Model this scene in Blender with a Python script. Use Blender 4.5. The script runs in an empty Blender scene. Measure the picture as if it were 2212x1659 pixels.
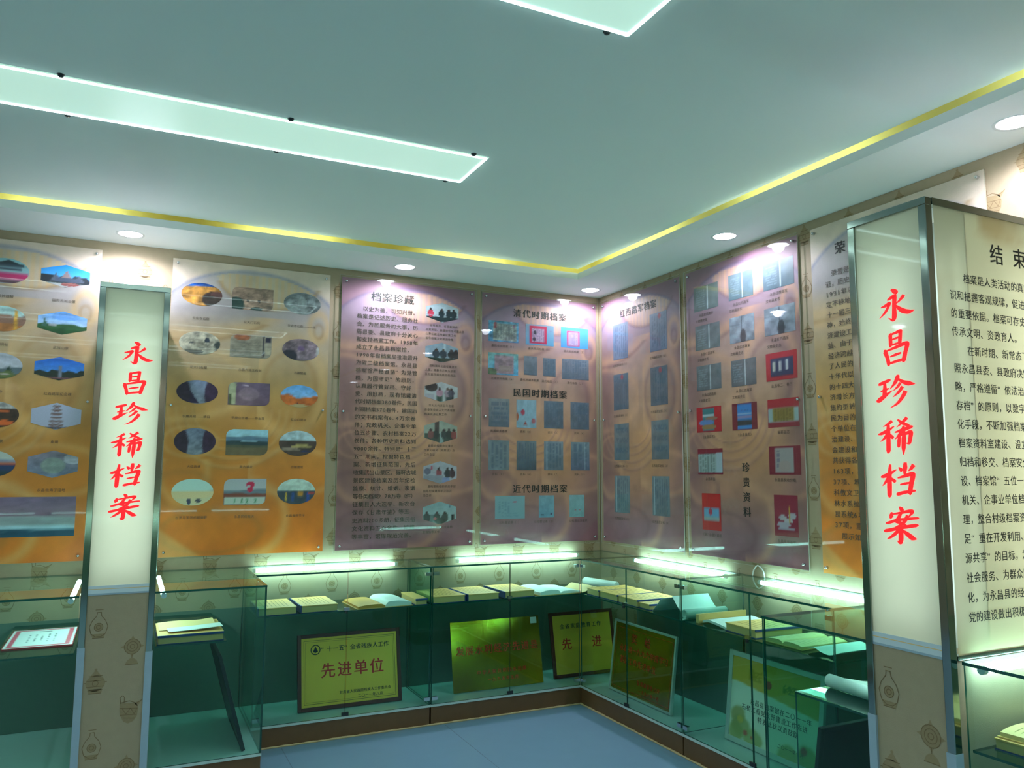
import bpy, bmesh, math, random
import numpy as np
from mathutils import Vector, Matrix

C = bpy.context.scene.collection
S = bpy.context.scene
random.seed(4); RNG = np.random.RandomState(4)

# ------------------------------------------------------------------ camera
YAW, PITCH, ROLL = 0.4492, 0.111, 0.0034
fw = Vector((math.sin(YAW)*math.cos(PITCH), math.cos(YAW)*math.cos(PITCH), math.sin(PITCH)))
rt = Vector((math.cos(YAW), -math.sin(YAW), 0)); up = rt.cross(fw)
r2 = rt*math.cos(ROLL) + up*math.sin(ROLL); u2 = up*math.cos(ROLL) - rt*math.sin(ROLL)
cam = bpy.data.cameras.new('camera'); camo = bpy.data.objects.new('camera', cam); C.objects.link(camo)
cam.sensor_width = 36; cam.lens = 1704.17/2212*36; cam.clip_start = 0.02
M = Matrix((r2, u2, -fw)).transposed().to_4x4(); M.translation = (-3.1752, -5.0578, 1.5)
camo.matrix_world = M; S.camera = camo
# ------------------------------------------------------------------ world and exposure
wd = bpy.data.worlds.new('world'); S.world = wd; wd.use_nodes = True
wd.node_tree.nodes['Background'].inputs[0].default_value = (.5, .6, .6, 1)
wd.node_tree.nodes['Background'].inputs[1].default_value = 0.05
vs = S.view_settings; vs.view_transform = 'Standard'; vs.look = 'None'; vs.exposure = 1.26; vs.gamma = 1.0; vs.use_curve_mapping = False
S.cycles.transparent_max_bounces = 24; S.cycles.max_bounces = 6; S.cycles.diffuse_bounces = 4; S.cycles.glossy_bounces = 3; S.cycles.sample_clamp_indirect = 4.0
S.cycles.caustics_reflective = False; S.cycles.caustics_refractive = False
# light levels and tints
COL_TUBE = (0.66, 1.0, 1.0); COL_LED = (0.70, 1.0, 0.98); COL_DOWN = (0.82, 0.83, 1.0)
E_TUBE, E_LED, E_DIFF, E_DISC, P_SPOT = 13.0, 5.0, 0.23, 14.0, 13.5

# ------------------------------------------------------------------ colour and materials
def lin(c):
    if isinstance(c, str):
        c = tuple(int(c[i:i+2], 16)/255 for i in (0, 2, 4))
    elif max(c) > 1: c = tuple(v/255 for v in c)
    return tuple(v/12.92 if v <= .04045 else ((v+.055)/1.055)**2.4 for v in c)
MATS = {}
def mat(name, col, rough=.6, metal=0, noise=0, nscale=40, bump=0, bscale=200, coat=0, spec=.5, attr=False, trans=0, emit=0, ecol=None):
    m = bpy.data.materials.new(name); m.use_nodes = True; nt = m.node_tree; N = nt.nodes; L = nt.links
    b = N['Principled BSDF']; c = lin(col)
    b.inputs['Base Color'].default_value = (*c, 1); b.inputs['Roughness'].default_value = rough
    b.inputs['Metallic'].default_value = metal; b.inputs['Specular IOR Level'].default_value = spec
    if coat: b.inputs['Coat Weight'].default_value = coat; b.inputs['Coat Roughness'].default_value = .02
    src = None
    if attr:
        a = N.new('ShaderNodeAttribute'); a.attribute_name = 'Col'; src = a.outputs['Color']
    if noise:
        tc = N.new('ShaderNodeTexCoord'); t = N.new('ShaderNodeTexNoise'); t.inputs['Scale'].default_value = nscale; t.inputs['Detail'].default_value = 4
        L.new(tc.outputs['Object'], t.inputs['Vector'])
        mr = N.new('ShaderNodeMapRange'); mr.inputs['To Min'].default_value = 1-noise; mr.inputs['To Max'].default_value = 1+noise
        L.new(t.outputs['Fac'], mr.inputs['Value'])
        mx = N.new('ShaderNodeMix'); mx.data_type = 'RGBA'; mx.blend_type = 'MULTIPLY'; mx.inputs[0].default_value = 1
        if src: L.new(src, mx.inputs[6])
        else: mx.inputs[6].default_value = (*c, 1)
        L.new(mr.outputs[0], mx.inputs[7]); src = mx.outputs[2]
    if src: L.new(src, b.inputs['Base Color'])
    if bump:
        tc = N.new('ShaderNodeTexCoord'); t = N.new('ShaderNodeTexNoise'); t.inputs['Scale'].default_value = bscale; t.inputs['Detail'].default_value = 3
        L.new(tc.outputs['Object'], t.inputs['Vector']); bp = N.new('ShaderNodeBump'); bp.inputs['Strength'].default_value = bump; bp.inputs['Distance'].default_value = .002
        L.new(t.outputs['Fac'], bp.inputs['Height']); L.new(bp.outputs[0], b.inputs['Normal'])
    if emit:
        b.inputs['Emission Color'].default_value = (*(lin(ecol) if ecol and isinstance(ecol, str) else (ecol or c)), 1); b.inputs['Emission Strength'].default_value = emit
    MATS[name] = m; return m
def glass(name, tint, fres=1.45, rough=0.0):
    m = bpy.data.materials.new(name); m.use_nodes = True; nt = m.node_tree; N = nt.nodes; L = nt.links; N.clear()
    o = N.new('ShaderNodeOutputMaterial'); mx = N.new('ShaderNodeMixShader'); f = N.new('ShaderNodeFresnel'); f.inputs['IOR'].default_value = fres
    t = N.new('ShaderNodeBsdfTransparent'); t.inputs[0].default_value = (*tint, 1)
    g = N.new('ShaderNodeBsdfGlossy'); g.inputs['Roughness'].default_value = rough; g.inputs['Color'].default_value = (.9, 1, .95, 1)
    # thin pane: use the outward fresnel on both faces
    geo = N.new('ShaderNodeNewGeometry'); mi = N.new('ShaderNodeMath'); mi.operation = 'MULTIPLY'
    sub = N.new('ShaderNodeMath'); sub.operation = 'SUBTRACT'; sub.inputs[0].default_value = 1.0
    L.new(geo.outputs['Backfacing'], sub.inputs[1]); L.new(f.outputs[0], mi.inputs[0]); L.new(sub.outputs[0], mi.inputs[1])
    L.new(mi.outputs[0], mx.inputs[0]); L.new(t.outputs[0], mx.inputs[1]); L.new(g.outputs[0], mx.inputs[2]); L.new(mx.outputs[0], o.inputs[0])
    MATS[name] = m; return m
def emis(name, col, strength):
    m = bpy.data.materials.new(name); m.use_nodes = True; N = m.node_tree.nodes; L = m.node_tree.links; N.clear()
    o = N.new('ShaderNodeOutputMaterial'); e = N.new('ShaderNodeEmission'); e.inputs[0].default_value = (*col, 1); e.inputs[1].default_value = strength
    L.new(e.outputs[0], o.inputs[0]); MATS[name] = m; return m
def translucent(name, attr=True, col=(.9, .88, .7), k=.5):
    m = bpy.data.materials.new(name); m.use_nodes = True; N = m.node_tree.nodes; L = m.node_tree.links; N.clear()
    o = N.new('ShaderNodeOutputMaterial'); d = N.new('ShaderNodeBsdfDiffuse'); t = N.new('ShaderNodeBsdfTranslucent'); mx = N.new('ShaderNodeMixShader'); mx.inputs[0].default_value = k
    g = N.new('ShaderNodeBsdfGlossy'); g.inputs['Roughness'].default_value = .04; fr = N.new('ShaderNodeFresnel'); fr.inputs[0].default_value = 1.45; mx2 = N.new('ShaderNodeMixShader')
    if attr:
        a = N.new('ShaderNodeAttribute'); a.attribute_name = 'Col'; L.new(a.outputs['Color'], d.inputs[0]); L.new(a.outputs['Color'], t.inputs[0])
    else:
        d.inputs[0].default_value = (*col, 1); t.inputs[0].default_value = (*col, 1)
    L.new(d.outputs[0], mx.inputs[1]); L.new(t.outputs[0], mx.inputs[2]); L.new(fr.outputs[0], mx2.inputs[0]); L.new(mx.outputs[0], mx2.inputs[1]); L.new(g.outputs[0], mx2.inputs[2])
    L.new(mx2.outputs[0], o.inputs[0]); MATS[name] = m; return m

mat('wallpaper', 'ab9b7e', .75, noise=.06, nscale=30, bump=.25, bscale=300)
mat('motif_fill', '9b8764', .75, noise=.12, nscale=150)
mat('motif_line', '826c4a', .75)
mat('ceiling_paint', 'ecf4f0', .7, noise=.015, nscale=3)
mat('soffit_paint', 'eef4f2', .6)
mat('cove_paint', 'd6cc7a', .6)
mat('floor_vinyl', '789fb4', .38, noise=.05, nscale=9, bump=.05, bscale=400, spec=.35)
mat('floor_joint', '6d8494', .5)
mat('caulk', 'cdb988', .7, noise=.15, nscale=60)
mat('plinth_wood', '6c5030', .4, noise=.12, nscale=25)
mat('dim_wall_green', '62776a', .9, noise=.08, nscale=40)
mat('white_trim', 'd7e4ea', .4)
mat('base_board', 'bcd6d0', .22, noise=.03)
mat('steel', 'a4aaa4', .10, metal=1, noise=.03, nscale=12)
mat('film', '9fb6c4', .5, noise=.06, nscale=30)
mat('chrome', 'c8ccce', .15, metal=1)
mat('dark_clip', '3a3f40', .35, metal=.6)
mat('glass_edge', '1a5448', .15, spec=.8)
mat('print', 'ffffff', .45, attr=True, coat=.55, noise=.07, nscale=220)
mat('print_flat', 'ffffff', .5, attr=True, noise=.07, nscale=220)
mat('photo_print', 'ffffff', .4, attr=True, coat=.4, noise=.10, nscale=160)
mat('board_edge', 'b9b39a', .35)
mat('ink', '23261f', .6)
mat('ink_soft', '52493c', .6)
mat('ink_blue', '1d2830', .6)
mat('red_ink', 'd82018', .5)
mat('calligraphy_red', 'e0141c', .45, emit=.45, ecol='ff2028')  # slight glow added, imitates backlight coming through the letters
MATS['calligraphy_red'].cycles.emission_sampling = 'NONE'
mat('gold_matte', 'ffc84a', .32, metal=.25, noise=.05, nscale=20)
mat('gold_mirror', 'c29a26', .16, metal=.8, noise=.08, nscale=6)
mat('maroon_frame', '5a1f1c', .35)
mat('silver_frame', 'd6dcd8', .3, metal=.5)
mat('dark_frame', '24282a', .45)
mat('cert_paper', 'ffffff', .5, attr=True)
mat('book_cover', 'f6c070', .6, noise=.06, nscale=60)
mat('book_pages', 'dcb878', .7, noise=.05, nscale=300)
mat('book_line', '8f7f4a', .7)
mat('book_blue', '24427c', .5)
mat('paper_white', 'e6efe9', .65, noise=.03, nscale=30)
mat('paper_cream', 'f0d090', .65, noise=.05, nscale=50)
mat('paper_amber', 'd49a3a', .65, noise=.15, nscale=30)
mat('manila', 'd8b068', .6, noise=.06)
mat('sticker', 'e8ece4', .6)
mat('cert_red', 'c2323a', .55)
mat('cable_white', 'dfe4df', .5)
mat('screw_dark', '33383a', .4, metal=.5)
mat('lamp_ring', 'dfe4e2', .4)
mat('tray_inner', 'e9efe9', .7)
glass('case_glass', (.80, .945, .91))
glass('shelf_glass', (.45, .68, .63))
glass('acrylic', (.97, .98, .975))
emis('tube_on', COL_TUBE, E_TUBE); emis('led_on', COL_LED, E_LED); emis('disc_on', COL_DOWN, E_DISC)
emis('cove_on', (.88, 1.0, .85), 8.5); emis('back_tube', (.80, 1.0, 1.0), 1.75); emis('back_tube_text', (.90, 1.0, .95), 4.6)
emis('cove_rope', (1.0, .85, .25), .35)
mat('diffuser', 'cfe8dc', .25, emit=E_DIFF, ecol=(.66, 1.0, .84))
translucent('lit_panel'); 

# ------------------------------------------------------------------ mesh helpers
class MB:
    def __init__(s): s.v = []; s.f = []; s.m = []
    def add(s, vs_, fs, mi=0):
        n = len(s.v); s.v += [tuple(v) for v in vs_]; s.f += [tuple(i+n for i in f) for f in fs]; s.m += [mi]*len(fs); return s
    def box(s, x0, x1, y0, y1, z0, z1, mi=0, T=None):
        p = [(x, y, z) for z in (z0, z1) for y in (y0, y1) for x in (x0, x1)]
        if T: p = [T(*q) for q in p]
        return s.add(p, [(0, 2, 3, 1), (4, 5, 7, 6), (0, 1, 5, 4), (2, 6, 7, 3), (0, 4, 6, 2), (1, 3, 7, 5)], mi)
    def pane(s, x0, x1, y0, y1, z0, z1):
        # box whose two largest faces take slot 0 (glass) and narrow faces slot 1 (edge)
        d = (abs(x1-x0), abs(y1-y0), abs(z1-z0)); k = d.index(min(d)); i0 = len(s.m)
        s.box(min(x0, x1), max(x0, x1), min(y0, y1), max(y0, y1), min(z0, z1), max(z0, z1))
        faces = {2: (0, 1), 1: (2, 3), 0: (4, 5)}[k]
        for j in range(6): s.m[i0+j] = 0 if j in faces else 1
        return s
    def tube(s, pts, r, n=10, mi=0, cap=True):
        pts = [Vector(p) for p in pts]; rs = r if isinstance(r, (list, tuple)) else [r]*len(pts); vs_ = []; up_ = Vector((0, 0, 1)); prev = None
        for i, p in enumerate(pts):
            t = (pts[min(i+1, len(pts)-1)]-pts[max(i-1, 0)]).normalized()
            a = prev - t*prev.dot(t) if prev else t.cross(up_ if abs(t.z) < .9 else Vector((1, 0, 0)))
            a.normalize(); prev = a; b = t.cross(a)
            for k in range(n):
                w = 2*math.pi*k/n; vs_.append(p + (a*math.cos(w)+b*math.sin(w))*rs[i])
        fs = [(i*n+k, i*n+(k+1) % n, (i+1)*n+(k+1) % n, (i+1)*n+k) for i in range(len(pts)-1) for k in range(n)]
        if cap: fs += [tuple(range(n))[::-1], tuple((len(pts)-1)*n+k for k in range(n))]
        return s.add(vs_, fs, mi)
    def lathe(s, prof, cx=0, cy=0, n=20, mi=0):
        vs_ = [(cx+r*math.cos(2*math.pi*k/n), cy+r*math.sin(2*math.pi*k/n), z) for r, z in prof for k in range(n)]
        fs = [(i*n+k, i*n+(k+1) % n, (i+1)*n+(k+1) % n, (i+1)*n+k) for i in range(len(prof)-1) for k in range(n)]
        return s.add(vs_, fs, mi)
    def poly(s, pts, mi=0): return s.add(pts, [tuple(range(len(pts)))], mi)
    def build(s, name, mats, parent=None, smooth=False, off=None, bevel=0, fix=False):
        me = bpy.data.meshes.new(name)
        o3 = Vector(off) if off is not None else (parent_origin(parent) if parent is not None else Vector())
        me.from_pydata([(v[0]-o3[0], v[1]-o3[1], v[2]-o3[2]) for v in s.v], [], s.f)
        for m in ([mats] if isinstance(mats, str) else mats): me.materials.append(MATS[m])
        if any(s.m): me.polygons.foreach_set('material_index', s.m)
        if fix:
            bm = bmesh.new(); bm.from_mesh(me); bmesh.ops.recalc_face_normals(bm, faces=bm.faces); bm.to_mesh(me); bm.free()
        if smooth: me.polygons.foreach_set('use_smooth', [True]*len(me.polygons))
        me.update()
        o = bpy.data.objects.new(name, me); C.objects.link(o)
        ORIG[o.name] = o3
        if parent is not None: o.parent = parent
        if bevel:
            md = o.modifiers.new('bevel', 'BEVEL'); md.width = bevel; md.segments = 2; md.limit_method = 'ANGLE'
        return o
ORIG = {}
def parent_origin(p):      # where an unrotated parent stands in the room (chains of parents sum up)
    return ORIG.get(p.name, Vector())
def tag(o, label, cat, group=None, kind=None):
    o['label'] = label; o['category'] = cat
    if group: o['group'] = group
    if kind: o['kind'] = kind
    return o
def struct(o, label=None, cat=None):
    o['kind'] = 'structure'
    if label: o['label'] = label
    if cat: o['category'] = cat
    return o
def thing(name, loc, label, cat, group=None, rot=None):
    o = bpy.data.objects.new(name, None); o.empty_display_size = .1; C.objects.link(o); o.location = loc
    if rot is not None: o.rotation_euler = rot
    else: ORIG[o.name] = Vector(loc)
    tag(o, label, cat, group); return o
def paint_attr(me, rgb):
    a = me.color_attributes.new('Col', 'FLOAT_COLOR', 'POINT'); d = np.ones((len(rgb), 4), np.float32); d[:, :3] = rgb
    a.data.foreach_set('color', d.ravel())
def srgb2lin(a): return np.where(a <= .04045, a/12.92, ((a+.055)/1.055)**2.4)
def grid_mesh(name, w, h, nx, ny, paint, m, parent, x0=0, y0=0, z=0, shape='rect'):
    """flat printed sheet, x right, y DOWN from (x0,y0) in the parent's local x / -y plane; paint(U,V) gives sRGB"""
    v = np.linspace(0, 1, ny+1)
    if shape in ('oval',): v = .5-.5*np.cos(np.pi*v)
    V = np.repeat(v, nx+1); Sx = np.tile(np.linspace(-1, 1, nx+1), ny+1)
    if shape == 'oval': hw = np.sqrt(np.clip(1-(2*V-1)**2, 0, 1))
    elif shape == 'hex': hw = np.ones_like(V)
    else: hw = np.ones_like(V)
    X = .5+.5*Sx*hw; Vy = V.copy()
    if shape == 'hex':     # pointed top and bottom, vertical sides
        half = .5-.24*np.abs(Sx); Vy = .5+(V-.5)*2*half
    if shape == 'leaf':    # top-left and bottom-right corners rounded off
        r = .26
        lft = np.where(V < r, (r-np.sqrt(np.clip(r*r-(r-V)**2, 0, 1)))*h/w, 0); rgt = np.where(V > 1-r, (r-np.sqrt(np.clip(r*r-(V-1+r)**2, 0, 1)))*h/w, 0)
        X = lft+(1-lft-rgt)*(Sx*.5+.5)
    co = np.stack([x0+X*w, y0-Vy*h, np.full_like(X, z)], 1)
    idx = np.arange((nx+1)*(ny+1)).reshape(ny+1, nx+1)
    f = np.stack([idx[1:, :-1], idx[1:, 1:], idx[:-1, 1:], idx[:-1, :-1]], -1).reshape(-1, 4)
    me = bpy.data.meshes.new(name); me.vertices.add(len(co)); me.vertices.foreach_set('co', co.ravel())
    me.loops.add(f.size); me.polygons.add(len(f)); me.loops.foreach_set('vertex_index', f.ravel().astype(np.int32))
    me.polygons.foreach_set('loop_start', np.arange(0, f.size, 4, dtype=np.int32))
    me.update(calc_edges=True); me.validate()
    paint_attr(me, srgb2lin(np.clip(paint(X, Vy), 0, 1))); me.materials.append(MATS[m])
    o = bpy.data.objects.new(name, me); C.objects.link(o); o.parent = parent; return o

# ------------------------------------------------------------------ lettering (outlines of the built-in font)
GLY = {}
def glyph(ch, bold):
    k = (ch, 0)
    if k not in GLY:
        cu = bpy.data.curves.new('g', 'FONT'); cu.body = ch; cu.resolution_u = 2
        ob = bpy.data.objects.new('g', cu); me = ob.to_mesh()
        v = np.array([q.co[:2] for q in me.vertices]).reshape(-1, 2); f = [tuple(p.vertices) for p in me.polygons]
        wid = 1.0 if ord(ch) > 0x2000 else .55
        GLY[k] = (v, f, wid); ob.to_mesh_clear(); bpy.data.objects.remove(ob); bpy.data.curves.remove(cu)
    return GLY[k]
class TX:
    """collects flat lettering in a local x (right), y (up) plane"""
    def __init__(s): s.mb = MB(); s.pieces = []
    def line(s, text, x, y, size, pitch=None, align='l', bold=0.012, sx=1.0, z=.0016, mi=0, slope=0):
        pitch = pitch or size*1.06
        adv = [pitch*(1.0 if (ord(c) > 0x2000 or c == ' ') else .62) for c in text]; tot = sum(adv)
        mb = MB(); s.pieces.append(mb)
        px = x - (tot/2 if align == 'c' else tot if align == 'r' else 0)
        for c, a in zip(text, adv):
            if c not in ' \u3000':
                v, f, wd_ = glyph(c, bold)
                if True:
                    for dx, dy, dz in (((0, 0, 0),) if bold < .01 else ((-bold, 0, 0), (bold, 0, .00008), (0, bold*.5, .00016))):
                        if len(v): mb.add([(px+(q[0]+dx)*size*sx, y+(q[1]-.38+dy)*size, z+dz) for q in v], f, mi)
            px += a
        return s
    def build(s, name, m, parent):
        out = [q.build(name, m, parent, off=(0, 0, 0)) for q in s.pieces if q.v]
        if s.mb.v: out.append(s.mb.build('printed_border', m, parent, off=(0, 0, 0)))
        return out

# brush-written characters: strokes of (x, y, half width) on a 100 grid
BRUSH = {
 '永': [[(46,98,2),(54,93,6),(60,86,7),(57,82,2)],[(34,70,2),(42,73,5),(54,77,6),(56,73,6),(54,45,5.5),(53,18,6.5),(50,8,5),(44,10,3),(35,18,.5)],[(14,54,2),(26,55,5),(40,60,5),(36,50,4),(26,36,4),(8,22,.5)],[(84,72,5),(78,66,5),(68,58,3),(57,52,1)],[(54,54,1),(64,42,4),(78,28,7),(96,20,7),(112,21,.5)]],
 '昌': [[(36,96,3),(38,90,5),(38,62,5),(39,58,2)],[(36,92,3),(54,95,4.5),(66,97,6),(68,93,5),(65,66,5),(63,60,2)],[(40,77,2),(54,79,4),(64,80,3)],[(40,62,3),(54,63,4),(64,64,3)],[(16,50,2),(20,47,6),(26,28,5),(30,8,5),(32,4,1)],[(20,47,2),(48,52,5),(78,58,7),(86,54,6),(80,34,5.5),(74,12,6),(70,6,1)],[(34,29,2),(52,32,5),(68,34,3)],[(28,9,3),(50,12,5),(76,14,5)]],
 '珍': [[(4,80,2),(10,80,6),(36,86,5.5),(42,86,1)],[(10,58,2),(24,61,4.5),(36,63,2)],[(24,84,3),(23,62,5.5),(21,42,6)],[(-4,32,3),(4,33,8),(22,43,6),(46,56,.5)],[(64,98,3),(62,90,6),(54,76,5),(38,60,.5)],[(62,88,2),(76,76,5),(94,68,7.5),(112,63,.5)],[(70,74,4),(62,64,4),(48,54,.5)],[(76,62,5),(64,48,4.5),(46,36,.5)],[(84,48,6),(74,32,5.5),(58,16,4),(36,6,.5)]],
 '稀': [[(40,94,5),(30,88,4.5),(12,80,.5)],[(-4,60,2),(6,61,5),(24,67,6),(46,78,1)],[(28,84,4),(27,60,5.5),(26,30,6),(25,10,6),(22,2,1)],[(26,62,4),(16,48,4),(2,38,.5)],[(30,58,2),(38,48,5),(42,44,3)],[(84,98,5),(70,86,4.5),(52,74,.5)],[(56,96,2),(70,84,5),(86,76,4),(90,74,1)],[(46,60,2),(70,65,6),(92,70,6),(100,71,1)],[(74,76,3),(64,58,5),(46,40,.5)],[(60,50,3),(58,36,5),(56,20,4),(55,16,1)],[(60,50,2),(78,53,5),(92,56,6),(90,38,5),(86,26,5),(78,26,1)],[(74,62,3),(72,40,6),(70,14,5.5),(69,-6,.5)]],
 '档': [[(-2,62,2),(6,63,6),(22,68,6.5),(46,80,1)],[(28,96,3),(25,70,5.5),(23,36,6.5),(22,10,6),(20,2,1)],[(24,66,4),(15,50,4.5),(2,36,.5)],[(28,58,2),(36,50,5),(42,45,4)],[(72,98,4),(71,84,6),(69,64,3)],[(52,86,1),(58,80,5),(62,74,4)],[(96,90,6),(88,80,4.5),(80,74,1)],[(48,56,2),(68,60,5),(88,65,7),(92,60,6.5),(86,36,6),(81,12,5.5),(79,8,1)],[(54,37,2),(68,39,4.5),(82,41,3)],[(42,10,2),(48,11,6),(68,15,5.5),(94,18,4),(98,18,1)]],
 '案': [[(48,100,2),(54,94,6),(58,88,4)],[(26,86,2),(24,76,6),(20,68,2)],[(26,80,2),(54,84,4.5),(80,88,6),(84,84,5),(74,72,1)],[(52,82,4),(44,68,5),(38,60,5),(54,54,5),(72,44,1)],[(72,76,5),(62,60,5),(50,50,4),(30,42,.5)],[(6,56,2),(14,56,4.5),(46,64,5),(96,68,4),(100,67,1)],[(0,34,2),(8,34,6),(46,41,5.5),(92,48,6),(98,46,1)],[(52,50,3),(50,34,6.5),(49,10,6.5),(46,0,5),(38,6,.5)],[(46,38,4),(34,26,5),(20,16,4),(8,10,.5)],[(52,38,1),(66,26,6),(82,14,7.5),(94,11,1)]]}
def brush_char(mb, ch, x, y, sx, sy, z):
    for st in BRUSH[ch]:
        P = []
        for i in range(len(st)-1):
            p0 = st[max(i-1, 0)]; p1 = st[i]; p2 = st[i+1]; p3 = st[min(i+2, len(st)-1)]
            for k in range(6):
                t = k/6
                P.append([.5*((2*p1[j])+(-p0[j]+p2[j])*t+(2*p0[j]-5*p1[j]+4*p2[j]-p3[j])*t*t+(-p0[j]+3*p1[j]-3*p2[j]+p3[j])*t**3) if j < 2 else p1[j]*(1-t)+p2[j]*t for j in range(3)])
        P.append(list(st[-1])); L_ = []
        for i, p in enumerate(P):
            a = P[max(i-1, 0)]; b = P[min(i+1, len(P)-1)]; dx, dy = b[0]-a[0], b[1]-a[1]; n = math.hypot(dx, dy) or 1
            nx_, ny_ = -dy/n, dx/n
            # brush held at a slant: horizontals thinner than verticals
            w = p[2]*(.80+.34*abs(dy/n)); L_.append(((p[0]+nx_*w, p[1]+ny_*w), (p[0]-nx_*w, p[1]-ny_*w)))
        vs_ = []
        for a, b in L_: vs_ += [(x+(a[0]-50)*sx/100, y+(a[1]-50+.07*(a[0]-50))*sy/100, z), (x+(b[0]-50)*sx/100, y+(b[1]-50+.07*(b[0]-50))*sy/100, z)]
        mb.add(vs_, [(2*i, 2*i+1, 2*i+3, 2*i+2) for i in range(len(L_)-1)])
        z += .00004

# ------------------------------------------------------------------ value noise for printed pictures
_tab = RNG.rand(64, 64)
def vn(x, y):
    xi = np.floor(x).astype(int); yi = np.floor(y).astype(int); fx = x-xi; fy = y-yi; fx = fx*fx*(3-2*fx); fy = fy*fy*(3-2*fy)
    g = lambda a, b: _tab[a % 64, b % 64]
    return (g(xi, yi)*(1-fx)+g(xi+1, yi)*fx)*(1-fy)+(g(xi, yi+1)*(1-fx)+g(xi+1, yi+1)*fx)*fy
def fbm(x, y): return .5*vn(x, y)+.25*vn(2*x+7, 2*y+3)+.15*vn(4*x+1, 4*y+9)+.1*vn(8*x, 8*y)
def hexc(c): return np.array([int(c[i:i+2], 16)/255 for i in (0, 2, 4)])
def smooth(e0, e1, x): t = np.clip((x-e0)/(e1-e0), 0, 1); return t*t*(3-2*t)
def painter(ops, seed=0):
    def f(X, Y):
        img = np.zeros((len(X), 3))+.5
        def put(mask, c): 
            m_ = np.clip(mask, 0, 1)[:, None]; img[:] = img*(1-m_)+hexc(c)*m_
        for op in ops:
            k = op[0]
            if k == 'g': img[:] = hexc(op[1])*(1-Y)[:, None]+hexc(op[2])*Y[:, None]
            elif k == 'r': put(smooth(0, .03, X-op[1])*smooth(0, .03, op[3]-X)*smooth(0, .04, Y-op[2])*smooth(0, .04, op[4]-Y), op[5])
            elif k == 'e': put(1-smooth(.85, 1.1, ((X-op[1])/op[3])**2+((Y-op[2])/op[4])**2), op[5])
            elif k == 'h': put(smooth(-.02, .03, Y-(op[1]+op[2]*(vn(X*op[3]+op[4]*3.7+seed, X*0+op[4])-.5)*2)), op[5])
            elif k == 't': put(smooth(-.02, .03, (Y-op[2])-np.abs(X-op[1])/op[3]*(op[4]-op[2]))*smooth(0, .03, op[4]-Y), op[5])
            elif k == 'n': img *= (1+op[1]*2*(fbm(X*op[2]+seed*1.3, Y*op[2]+seed)-.5))[:, None]
            elif k == 'l':   # rows of writing
                ph = (Y-op[4])/(op[5]-op[4])*op[1]; inside = (X > op[2])*(X < op[3])*(Y > op[4])*(Y < op[5])
                put(inside*(np.abs(ph % 1-.5) < .3)*.55*(vn(X*34+seed, np.floor(ph)*5.) > .28), op[6])
            elif k == 'c':   # columns of writing
                ph = (X-op[2])/(op[3]-op[2])*op[1]; inside = (X > op[2])*(X < op[3])*(Y > op[4])*(Y < op[5])
                put(inside*(np.abs(ph % 1-.5) < .3)*.5*(vn(Y*30+seed, np.floor(ph)*5.) > .3), op[6])
        return img
    return f
def people(ys, cols, r=.07):
    o = []
    for i, (x, c) in enumerate(cols): o += [('e', x, ys+.2, r*1.3, .2, c), ('e', x, ys, r*.55, .075, '3a2a26')]
    return o
def dk_(c, k=.80):
    v = [int(c[i:i+2], 16) for i in (0, 2, 4)]; g = sum(v)/3; return '%02x%02x%02x' % tuple(int((q*.68+g*.32)*k) for q in v)
def doc(seed, base='8fa9bd', cols=None, lines=None, dark='6f8ba4', stamp=None, fold=None):
    o = [('g', dk_(base), dk_(dark)), ('n', .14, 5)]
    if cols: o.append(('c', cols, .1, .92, .08, .93, '4c6278'))
    if lines: o.append(('l', lines, .1, .92, .1, .92, '4c6278'))
    if fold: o.append(('r', fold-.03, 0, fold+.03, 1, 'b6cad8'))
    if stamp: o.append(('e', stamp[0], stamp[1], .09, .07, 'a8505a'))
    return painter(o, seed)

# ------------------------------------------------------------------ the room
ZS, ZF, ZC = 2.823, 2.866, 2.896           # soffit underside, soffit top, tray ceiling
X0, Y0 = -7.0, -8.0
struct(MB().box(X0-.1, .1, Y0-.1, .1, -.1, 0).build('floor', 'floor_vinyl'), 'blue-grey vinyl floor', 'floor')
fj = MB()
for x in (-1.4, -2.35, -3.3): fj.box(x-.0015, x+.0015, Y0+.5, -.47, 0, .0006)
for y in (-1.7, -2.7, -3.7): fj.box(X0+.5, -.47, y-.0015, y+.0015, 0, .0006)
fj.build('floor_seam', 'floor_joint', bpy.data.objects['floor'])
wb = struct(MB().box(X0-.1, .1, 0, .1, 0, 3.12).build('wall_back', 'wallpaper'), 'back wall in beige vessel-print wallpaper', 'wall')
wr = struct(MB().box(0, .1, Y0, 0, 0, 3.12).build('wall_right', 'wallpaper'), 'right wall in beige vessel-print wallpaper', 'wall')
struct(MB().box(X0-.1, X0, Y0, 0, 0, 3.12).build('wall_left', 'wallpaper'), 'left wall in beige wallpaper', 'wall')
struct(MB().box(X0, 0, Y0-.1, Y0, 0, 3.12).build('wall_front', 'wallpaper'), 'front wall in beige wallpaper', 'wall')
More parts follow.
